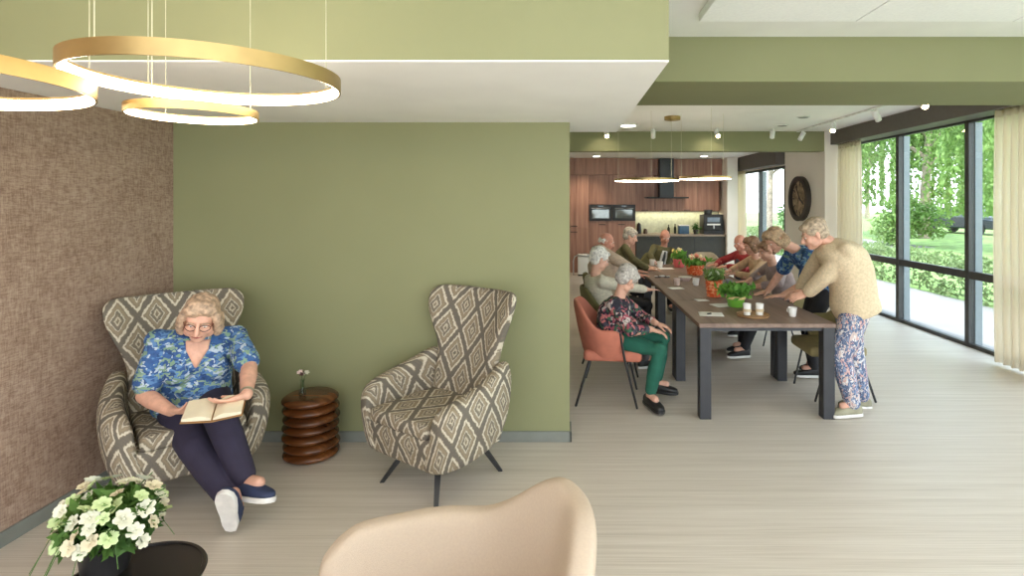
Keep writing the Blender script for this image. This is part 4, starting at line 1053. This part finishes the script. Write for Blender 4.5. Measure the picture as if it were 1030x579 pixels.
    for i in (0, 1):
        m = sl[i]; pts = [spn(.84) + S2 * ((-.07, .07)[i] * s), sh[i]]; rr_ = [.075 * s, .068 * s]; w = g('sleeve_w', 1.0)
        if m <= 1: pts.append(sh[i].lerp(elb[i], m)); rr_.append((.064 if m < .95 else .058) * s * w)
        else:
            pts += [elb[i], elb[i].lerp(wpos[i], min(1, m - 1))]; rr_ += [.056 * s * w, (.044 if m > 1.6 else .05) * s * w]
        tube(bm, pts, rr_, 14, True)
        for q, r in list(zip(pts, rr_))[1:-1]: ball(bm, q, r * .93, 14)
    if g('smooth'):
        for q in (-1, 1): ball(bm, spn(.84) + S2 * (q * .10 * s), .092 * s, 14); ball(bm, spn(.88) + S2 * (q * .04 * s), .085 * s, 14); ball(bm, spn(.74) + S2 * (q * .12 * s) - fr * .03, .085 * s, 14)
    obj('top', bm, top, root, mods=RM(vx, g('smooth', 6)))
    # --- trousers and shoes
    bm = B(); b2 = tl(.016, [(-.22, .135, .11), (-.10, .158, .128), (.06, .155, .122), (.14, .145, .115)]); loft(bm, b2); ball(bm, P - fr * .03 - UP * .01, (.15 * s, .13 * s, .12 * s), 16)
    lw = g('leg_w', 1.0); tl_ = g('hem', .93)
    for i in (0, 1): tube(bm, [hips[i] + UP * .01, hips[i].lerp(knee[i], .4), knee[i], knee[i].lerp(ankp[i], .4), knee[i].lerp(ankp[i], tl_)], [.095 * s * lw, .088 * s * lw, .070 * s * lw, .066 * s * lw, .052 * s * lw], 16)
    for i in (0, 1): ball(bm, knee[i], .070 * s * lw, 14)
    obj('trousers', bm, trs, root, mods=RM(vx, 4))
    for i in (0, 1):
        fd = V(g('fdir', (F, F))[i]).normalized(); su = V(g('fup', (UP, UP))[i]); su = (su - fd * su.dot(fd)).normalized(); sr = fd.cross(su)
        h = ankp[i] - su * (g('ah', .085) * s); Z = lambda x, y, z: h + (sr * x + fd * y + su * z) * s
        bm = B(); loops = []
        for y, w, z1 in ((-.075, .018, .05), (-.062, .032, .075), (-.03, .038, .092), (.02, .040, .088), (.07, .043, .068), (.12, .047, .055), (.16, .043, .045), (.185, .030, .036), (.195, .012, .03)):
            loops.append(ell(Z(0, y, .014 + z1 / 2), sr, su, w * s, z1 / 2 * s, 18, 2.6))
        loft(bm, loops); tube(bm, [Z(0, -.015, .06), Z(0, -.018, .105)], [.041 * s, .040 * s], 14, False); o = obj('shoe', bm, g('shoe', M_black), root, angle=70, mods=(('SUBSURF', dict(levels=1, render_levels=1)),))
        bm = B(); out = [(-.080, .0), (-.072, .026), (-.03, .037), (.03, .038), (.09, .046), (.14, .049), (.18, .038), (.20, .014)]
        full = out + [(y, -w) for y, w in out[::-1]]; loops = [[Z(w * q, y, z) for y, w in full] for z, q in ((0, .94), (.006, 1.0), (.02, 1.0), (.024, .96))]; loft(bm, loops); obj('sole', bm, g('solem', M_china), o, angle=60)
        if g('laces', False):
            bm = B()
            for j in range(3): tube(bm, [Z(-.022, .035 + j * .022, .10 - j * .010), Z(0, .035 + j * .022, .108 - j * .011), Z(.022, .035 + j * .022, .10 - j * .010)], .004 * s, 6)
            obj('laces', bm, M_china, o)
    k2 = dict(root=root, O=O, spn=spn, S=S2, fr=fr, sh=sh, elb=elb, w=wpos, PH=PH, RH=RH, s=s)
    return k2

def hair(name, a, b): return plain(name, tuple((x + y) // 2 for x, y in zip(a, b)), .7, var=.22, scale=45, bump=.5, bscale=90)
H_blond = hair('greying_blond_hair', (196, 168, 142), (150, 124, 102)); H_grey = hair('grey_hair', (196, 188, 178), (158, 150, 142)); H_white = hair('white_hair', (228, 222, 212), (196, 188, 178)); H_ashg = hair('ash_grey_hair', (186, 168, 144), (150, 130, 108)); H_ash = hair('ash_blond_hair', (186, 160, 128), (140, 112, 84)); H_brown = hair('light_brown_hair', (150, 114, 84), (112, 82, 60)); H_lgrey = hair('pale_grey_hair', (198, 188, 172), (150, 138, 122))
blue = (64, 92, 140); PR_blue = m_print('blue_green_floral_print', [(0, (46, 72, 124)), (.2, (92, 128, 172)), (.38, (132, 158, 112)), (.52, (190, 200, 206)), (.64, (52, 84, 138)), (.8, (150, 168, 128)), (.9, (34, 54, 98))], 38, 1.0, (1, 1, 1.5))
PR_navy = m_print('navy_blue_print', [(0, (46, 72, 118)), (.3, (80, 118, 166)), (.5, (140, 172, 194)), (.64, (46, 68, 110)), (.85, (126, 154, 126))], 34, .9)
PR_flor = m_print('dark_floral_print', [(0, (40, 38, 44)), (.3, (74, 74, 84)), (.45, (206, 122, 116)), (.55, (62, 108, 78)), (.68, (212, 196, 188)), (.78, (44, 40, 48)), (.9, (176, 84, 98))], 34, 1.0)
PR_trs = m_print('blue_pink_patterned_cloth', [(0, (78, 92, 124)), (.3, (132, 146, 172)), (.5, (216, 192, 178)), (.66, (232, 226, 220)), (.8, (66, 80, 110)), (.9, (214, 164, 150))], 58, 1.0, (1, 1, .6))
M_navy = plain('dark_navy_trousers', (44, 38, 58), .85); M_blk = plain('black_trousers', (36, 35, 38), .85); M_knit = plain('beige_knit', (212, 192, 160), .92, var=.06, scale=60, bump=.5, bscale=160)
M_gtr = plain('bottle_green_trousers', (30, 92, 74), .85, var=.06); M_creamk = plain('cream_cardigan', (206, 198, 176), .9, var=.06, scale=50, bump=.3); M_beigej = plain('beige_jumper', (190, 168, 146), .9, var=.06, scale=50, bump=.3)
M_oliv = plain('olive_cardigan', (92, 86, 54), .9, var=.08, scale=40, bump=.3); M_greyt = plain('mauve_grey_top', (156, 138, 136), .9, var=.06, scale=30); M_red = plain('red_jacket', (156, 46, 48), .8, var=.08); M_tan = plain('tan_blouse', (196, 164, 132), .9, var=.08); M_bgrey = plain('grey_trousers', (92, 90, 92), .85); M_nshoe = plain('navy_trainer', (44, 54, 84), .7); M_gshoe = plain('grey_green_trainer', (150, 146, 122), .75)
M_sole = plain('white_rubber_sole', (226, 222, 216), .6)

def head_at(px, py, D): return at(px, py, D)
# 1  the reading woman in the corner wing chair
rw = person('seated woman in a blue floral blouse reading an open book in the armchair', (-2.10, 3.22), R_(33),
    (-2.19, 3.275, .56), (-2.095, 3.19, .965), at(202, 320, 3.06), (.36, -.86, -.40), (at(172, 413, 2.88), at(248, 397, 2.90)), ((-1.70, 2.88, .13), (-1.675, 2.93, .23)),
    s=1.02, wide=1.12, legl=.92, vneck=[(.66, .008, .150), (.78, .032, .142), (.88, .056, .122), (.97, .062, .085)], vx=.0055, vx_body=.005, top=PR_blue, trousers=M_navy, hair=H_blond, style='bob', glasses=True, hup=(0, .3, 1), bust=1.0, belly=1.0, sleeve=(.78, .78), sleeve_w=1.08, hunch=.0,
    hdir=((.9, -.3, .10), (-.62, -.55, -.1)), hnorm=((.1, .4, .9), (.1, .5, .9)), thumb=(-1, 1), curl=(.55, .4), epole=((-1.2, .1, 0), (1.2, .2, 0)),
    kpole=((.15, -1, .55), (.45, -.8, .5)), fdir=((.12, -.42, .9), (.88, -.35, .12)), fup=((-.1, .9, .45), (-.1, .30, .95)), shoe=M_nshoe, solem=M_sole, laces=True, leg_w=1.12, hem=.9)
# open book held in her lap
bc = at(216, 411, 2.80); t = thing('open_book', 'open book with cream pages on the lap of the reading woman', 'book', bc, R_(24)); Mb = Matrix.Rotation(R_(-34), 4, 'X')
Mb = Matrix.Rotation(R_(10), 4, 'X') @ Matrix.Scale(.92, 4)
for sx in (-1, 1):
    bm = B(); n = 12; loops = []
    for i in range(n + 1):
        q = i / n; x = sx * (.004 + .132 * q); z = .026 * math.sin(min(1, q * 1.7) * PI * .62) - .004 - .004 * q; b0 = -.012 + .022 * q * .6
        loops.append([V((x, -.098, z)), V((x, .098, z)), V((x, .098, min(z - .003, b0))), V((x, -.098, min(z - .003, b0)))])
    loft(bm, loops, M=Mb); obj('page_block', bm, plain('cream_page', (232, 220, 192), .8, var=.02), t, angle=30)
bm = B(); loops = []
for i in range(13):
    q = -1 + i / 6; z = -.018 + .016 * abs(q); loops.append([V((q * .142, -.104, z)), V((q * .142, .104, z)), V((q * .142, .104, z - .003)), V((q * .142, -.104, z - .003))])
loft(bm, loops, M=Mb); obj('book_cover', bm, plain('tan_book_cover', (170, 126, 78), .7), t)
O = rw['O']; w = rw['w'][1]; e = rw['elb'][1]; ax = (w - e).normalized(); s_, u_ = frame_of(ax); bm = B(); c0 = w - ax * .02
loft(bm, [ell(c0 - ax * .008, s_, u_, .034, .034, 20), ell(c0 + ax * .008, s_, u_, .033, .033, 20)]); obj('bracelet', bm, plain('silver_bracelet', (190, 180, 160), .3, .7), rw['root'])

# 2  standing woman leaning on the table
person('standing woman in a beige jumper and patterned trousers leaning over the table', (2.30, 4.46), R_(-90), (2.315, 4.47, .91), (2.135, 4.47, 1.375), at(819, 236, 4.50), (-.9, .22, -.42),
    (at(803, 294, 5.0), at(806, 301, 4.66)), (at(868, 406, 4.62), at(858, 410, 4.40) + V((0, 0, .02))), s=.98, wide=1.12, vx=.0065, vx_body=.006, top=M_knit, trousers=PR_trs, hair=H_ashg, style='full', hunch=.06, sleeve=(1.85, 1.85), sleeve_w=1.35, smooth=40,
    hdir=((-.85, .1, -.45), (-.9, .2, -.3)), hnorm=((0, 0, -1), (.1, .5, -.5)), thumb=(1, -1), curl=(.25, .5), fdir=((-1, .05, 0), (-1, -.12, 0)), kpole=((-1, 0, .1), (-1, 0, .1)), shoe=M_gshoe, solem=M_sole, laces=True, leg_w=1.22, top_rows=[(-.22, .170, .138), (-.10, .176, .144), (-.02, .176, .144), (.18, .168, .138), (.45, .168, .138), (.7, .178, .145), (.84, .182, .132), (.92, .155, .11), (.98, .10, .08), (1.02, .07, .062)], facefx=True, rows=None)
# 3  standing woman behind her in a navy print
person('standing woman in a navy blue print top bending far over the table', (2.46, 5.45), R_(-90), (2.50, 5.38, .90), at(801, 251, 5.35), at(780, 241, 5.35), (-.75, -.1, -.65), (at(772, 293, 5.7), at(787, 297, 5.2)), ((2.52, 5.55, .10), (2.40, 5.36, .10)), s=.97, wide=1.0, vx=.007, top=PR_navy, trousers=M_blk, hair=H_ash, style='bob', hup=(-.5, 0, .8), hunch=.05, sleeve=(.8, .8), sleeve_w=1.25,
    hdir=((-.9, -.1, -.15), (-.9, .2, -.1)), hnorm=((0, 0, -1), (0, 0, -1)), curl=(.15, .15), fdir=((-1, -.1, 0), (-1, .1, 0)), kpole=((-1, 0, .1), (-1, 0, .1)))
def seated(label, x, y, yawd, head, lean, top, trs, hr, style, wr=None, **k):
    yaw = R_(yawd); F = V((math.sin(yaw), -math.cos(yaw), 0)); S = V((math.cos(yaw), math.sin(yaw), 0)); s = k.get('s', .95)
    P = V((x, y, .545)); Hd = V(head); C = Hd - UP * (.165 * s) - F * (.045 + .03 * lean)
    kw = dict(s=s, vx=.009, top=top, trousers=trs, hair=hr, style=style, hunch=.03); kw.update(k)
    wr = wr or (P + F * .42 - S * .12 + UP * .255, P + F * .42 + S * .12 + UP * .255)
    ank = kw.pop('ank', None) or (P + F * .36 - S * .10 - UP * .45, P + F * .33 + S * .10 - UP * .45)
    fz = kw.pop('face', None) or (F - UP * .35)
    kw.setdefault('epole', (-S + UP * .75, S + UP * .75)); kw.setdefault('hdir', (F - UP * .04, F - UP * .04)); kw.setdefault('hnorm', (-UP, -UP)); kw.setdefault('curl', (.18, .18))
    return person(label, (x, y), yaw, P, C, Hd, fz, wr, ank, **kw)
# 4  woman in the terracotta chair
seated('seated woman in a dark floral top and green trousers in the terracotta chair', .43, 4.80, 76, at(630, 281, 4.78), .6, PR_flor, M_gtr, H_grey, 'full', wr=(at(655, 331, 4.62), at(660, 325, 4.80)), vx=.0065, vx_body=.006, wide=1.08, face=(.62, .50, -.52), hup=(.4, 0, 1),
    ank=((.70, 4.58, .105), (.80, 4.86, .12)), fdir=((.42, -.9, -.05), (.9, -.3, 0)), kpole=((.8, -.5, .7), (1, 0, .7)), sleeve=(1.7, 1.7), hdir=((.9, -.1, -.25), (.9, -.2, -.25)), curl=(.45, .45), solem=M_black, hem=.86, belly=.8)
# 5-7  along the partition side
seated('seated white haired person in a cream cardigan on the olive chair', .44, 5.62, 112, at(603, 261, 5.62), .2, M_creamk, M_bgrey, H_white, 'full', sleeve=(1.85, 1.85), facefx=True)
seated('seated man with ruddy face in a wide beige jumper', .56, 6.6, 88, at(610, 243, 7.0), .3, M_beigej, M_blk, H_white, 'bald', wide=1.5, skin=SK2, sleeve=(1.85, 1.85), sleeve_w=1.3, belly=1.0)
seated('grey haired person in an olive cardigan beyond the beige jumper', .72, 7.6, 84, at(634, 238, 7.85), .6, M_oliv, M_blk, H_lgrey, 'full', sleeve=(1.85, 1.85))
# 8  man at the kitchen end
cm = seated('seated bald man in an olive cardigan and white shirt at the kitchen end', 1.50, 8.95, 6, at(669, 238, 8.85), .2, M_oliv, M_blk, H_white, 'bald', skin=SK2, sleeve=(1.85, 1.85), face=(.05, -.85, -.45), wr=((1.36, 8.44, .79), (1.68, 8.44, .79)))
bm = B(); L_ = [ell(cm['spn'](t) + cm['fr'] * (d * .95), cm['S'], cm['fr'], w, .016, 12) for t, w, d in ((.18, .05, .152), (.45, .052, .142), (.7, .054, .14), (.88, .04, .118))]; loft(bm, L_); obj('shirt_front', bm, plain('white_shirt', (226, 226, 226), .8), cm['root'])
bm = B(); L_ = [ell(cm['spn'](t) + cm['fr'] * (d * .95 + .014), cm['S'], cm['fr'], w, .008, 10) for t, w, d in ((.18, .024, .152), (.45, .026, .142), (.7, .02, .14), (.86, .014, .122))]; loft(bm, L_); obj('tie', bm, plain('dark_grey_tie', (74, 76, 80), .7), cm['root'])
# 9-11  along the window side
seated('seated woman in a mauve grey top behind the bending woman', 2.50, 6.25, -90, at(772, 252, 6.2), .5, M_greyt, M_blk, H_brown, 'full', wr=(at(752, 283, 6.5), at(760, 288, 5.95)), sleeve=(1.6, 1.6), ank=((1.98, 6.22, .11), (1.93, 6.00, .11)), fdir=((-1, -.25, 0), (-1, -.15, 0)))
seated('seated brown haired person in a tan blouse beside the man in red', 2.56, 7.12, -88, at(756, 247, 7.05), .4, M_tan, M_bgrey, H_brown, 'bob', sleeve=(1.8, 1.8))
rm = seated('seated man in a red jacket with a grey waistcoat panel', 2.62, 8.05, -70, at(744, 244, 7.95), .4, M_red, M_bgrey, H_white, 'bald', skin=SK2, sleeve=(1.85, 1.85), face=(-.75, -.6, -.3))
bm = B(); L_ = [ell(rm['spn'](t) + rm['fr'] * (d * .95), rm['S'], rm['fr'], w, .016, 12) for t, w, d in ((.18, .06, .152), (.45, .062, .142), (.7, .06, .14), (.86, .03, .122))]; loft(bm, L_); obj('waistcoat_panel', bm, plain('slate_waistcoat', (74, 78, 88), .7), rm['root'])
# ------------------------------------------------------------------ light
w = bpy.data.worlds.new('sky'); SC.world = w; w.use_nodes = True; nt = w.node_tree; bg = nt.nodes['Background']
tc = nt.nodes.new('ShaderNodeTexCoord'); sp_ = nt.nodes.new('ShaderNodeSeparateXYZ'); rp = nt.nodes.new('ShaderNodeValToRGB')
nt.links.new(tc.outputs['Generated'], sp_.inputs[0]); nt.links.new(sp_.outputs[2], rp.inputs['Fac']); nt.links.new(rp.outputs['Color'], bg.inputs['Color'])
rp.color_ramp.elements[0].position = 0; rp.color_ramp.elements[0].color = (.88, .94, 1, 1); rp.color_ramp.elements[1].position = .7; rp.color_ramp.elements[1].color = (.66, .8, 1, 1)
bg.inputs['Strength'].default_value = 3.4
def sun(d, e, col, ang_):
    l = bpy.data.lights.new('sun', 'SUN'); l.energy = e; l.color = col; l.angle = ang_; o = bpy.data.objects.new('sun', l); COL.objects.link(o); o.rotation_mode = 'QUATERNION'; o.rotation_quaternion = V((0, 0, -1)).rotation_difference(V(d)); return o
sun((.06, .52, -.85), 4.0, (1, .95, .86), .02)
for p, d, e in (((.67, 8.93, 2.78), (.0, .75, -.65), 30), ((2.44, 8.93, 2.78), (0, .75, -.65), 30), ((3.86, 8.0, 2.76), (-.5, -.3, -.8), 40), ((3.86, 6.0, 2.76), (-.4, -.4, -.8), 40), ((.4, 12.6, 2.7), (0, .3, -1), 40), ((3.15, 12.6, 2.7), (0, .3, -1), 40), ((.96, 8.45, 2.82), (0, 0, -1), 45)):
    spotlight(p, d, e, size=1.7, blend=.9)
# glowing square panels added out of view to brighten the lounge and dining end
M_fill = emitter('fill_panel_glow', (255, 250, 243), 8.0)
def fill_panel(x, y, label):
    t = thing('added_fill_panel', label, 'added fill light', (x, y, CZ), 0)
    bm = B(); box(bm, (-.31, -.31, -.025), (.31, .31, 0), .004); obj('panel_frame', bm, M_trk, t, smooth=False)
    bm = B(); box(bm, (-.285, -.285, -.029), (.285, .285, -.0255)); obj('diffuser', bm, M_fill, t, smooth=False)
for x, y, lab in ((.9, -.5, 'added unseen square fill panel between lounge and window side'), (3.0, -.5, 'added unseen square fill panel close to the window side of the lounge'), (2.2, 1.0, 'added unseen square fill panel ahead of the slim drop panel')): fill_panel(x, y, lab)
# warm strip under the wall cabinets
l = bpy.data.lights.new('cabinet_strip', 'AREA'); l.shape = 'RECTANGLE'; l.size = 2.0; l.size_y = .03; l.energy = 4; l.color = (1, .9, .66); o = bpy.data.objects.new('cabinet_strip', l); COL.objects.link(o); o.location = (2.75, 13.85, 1.46)
SC.view_settings.exposure = .68
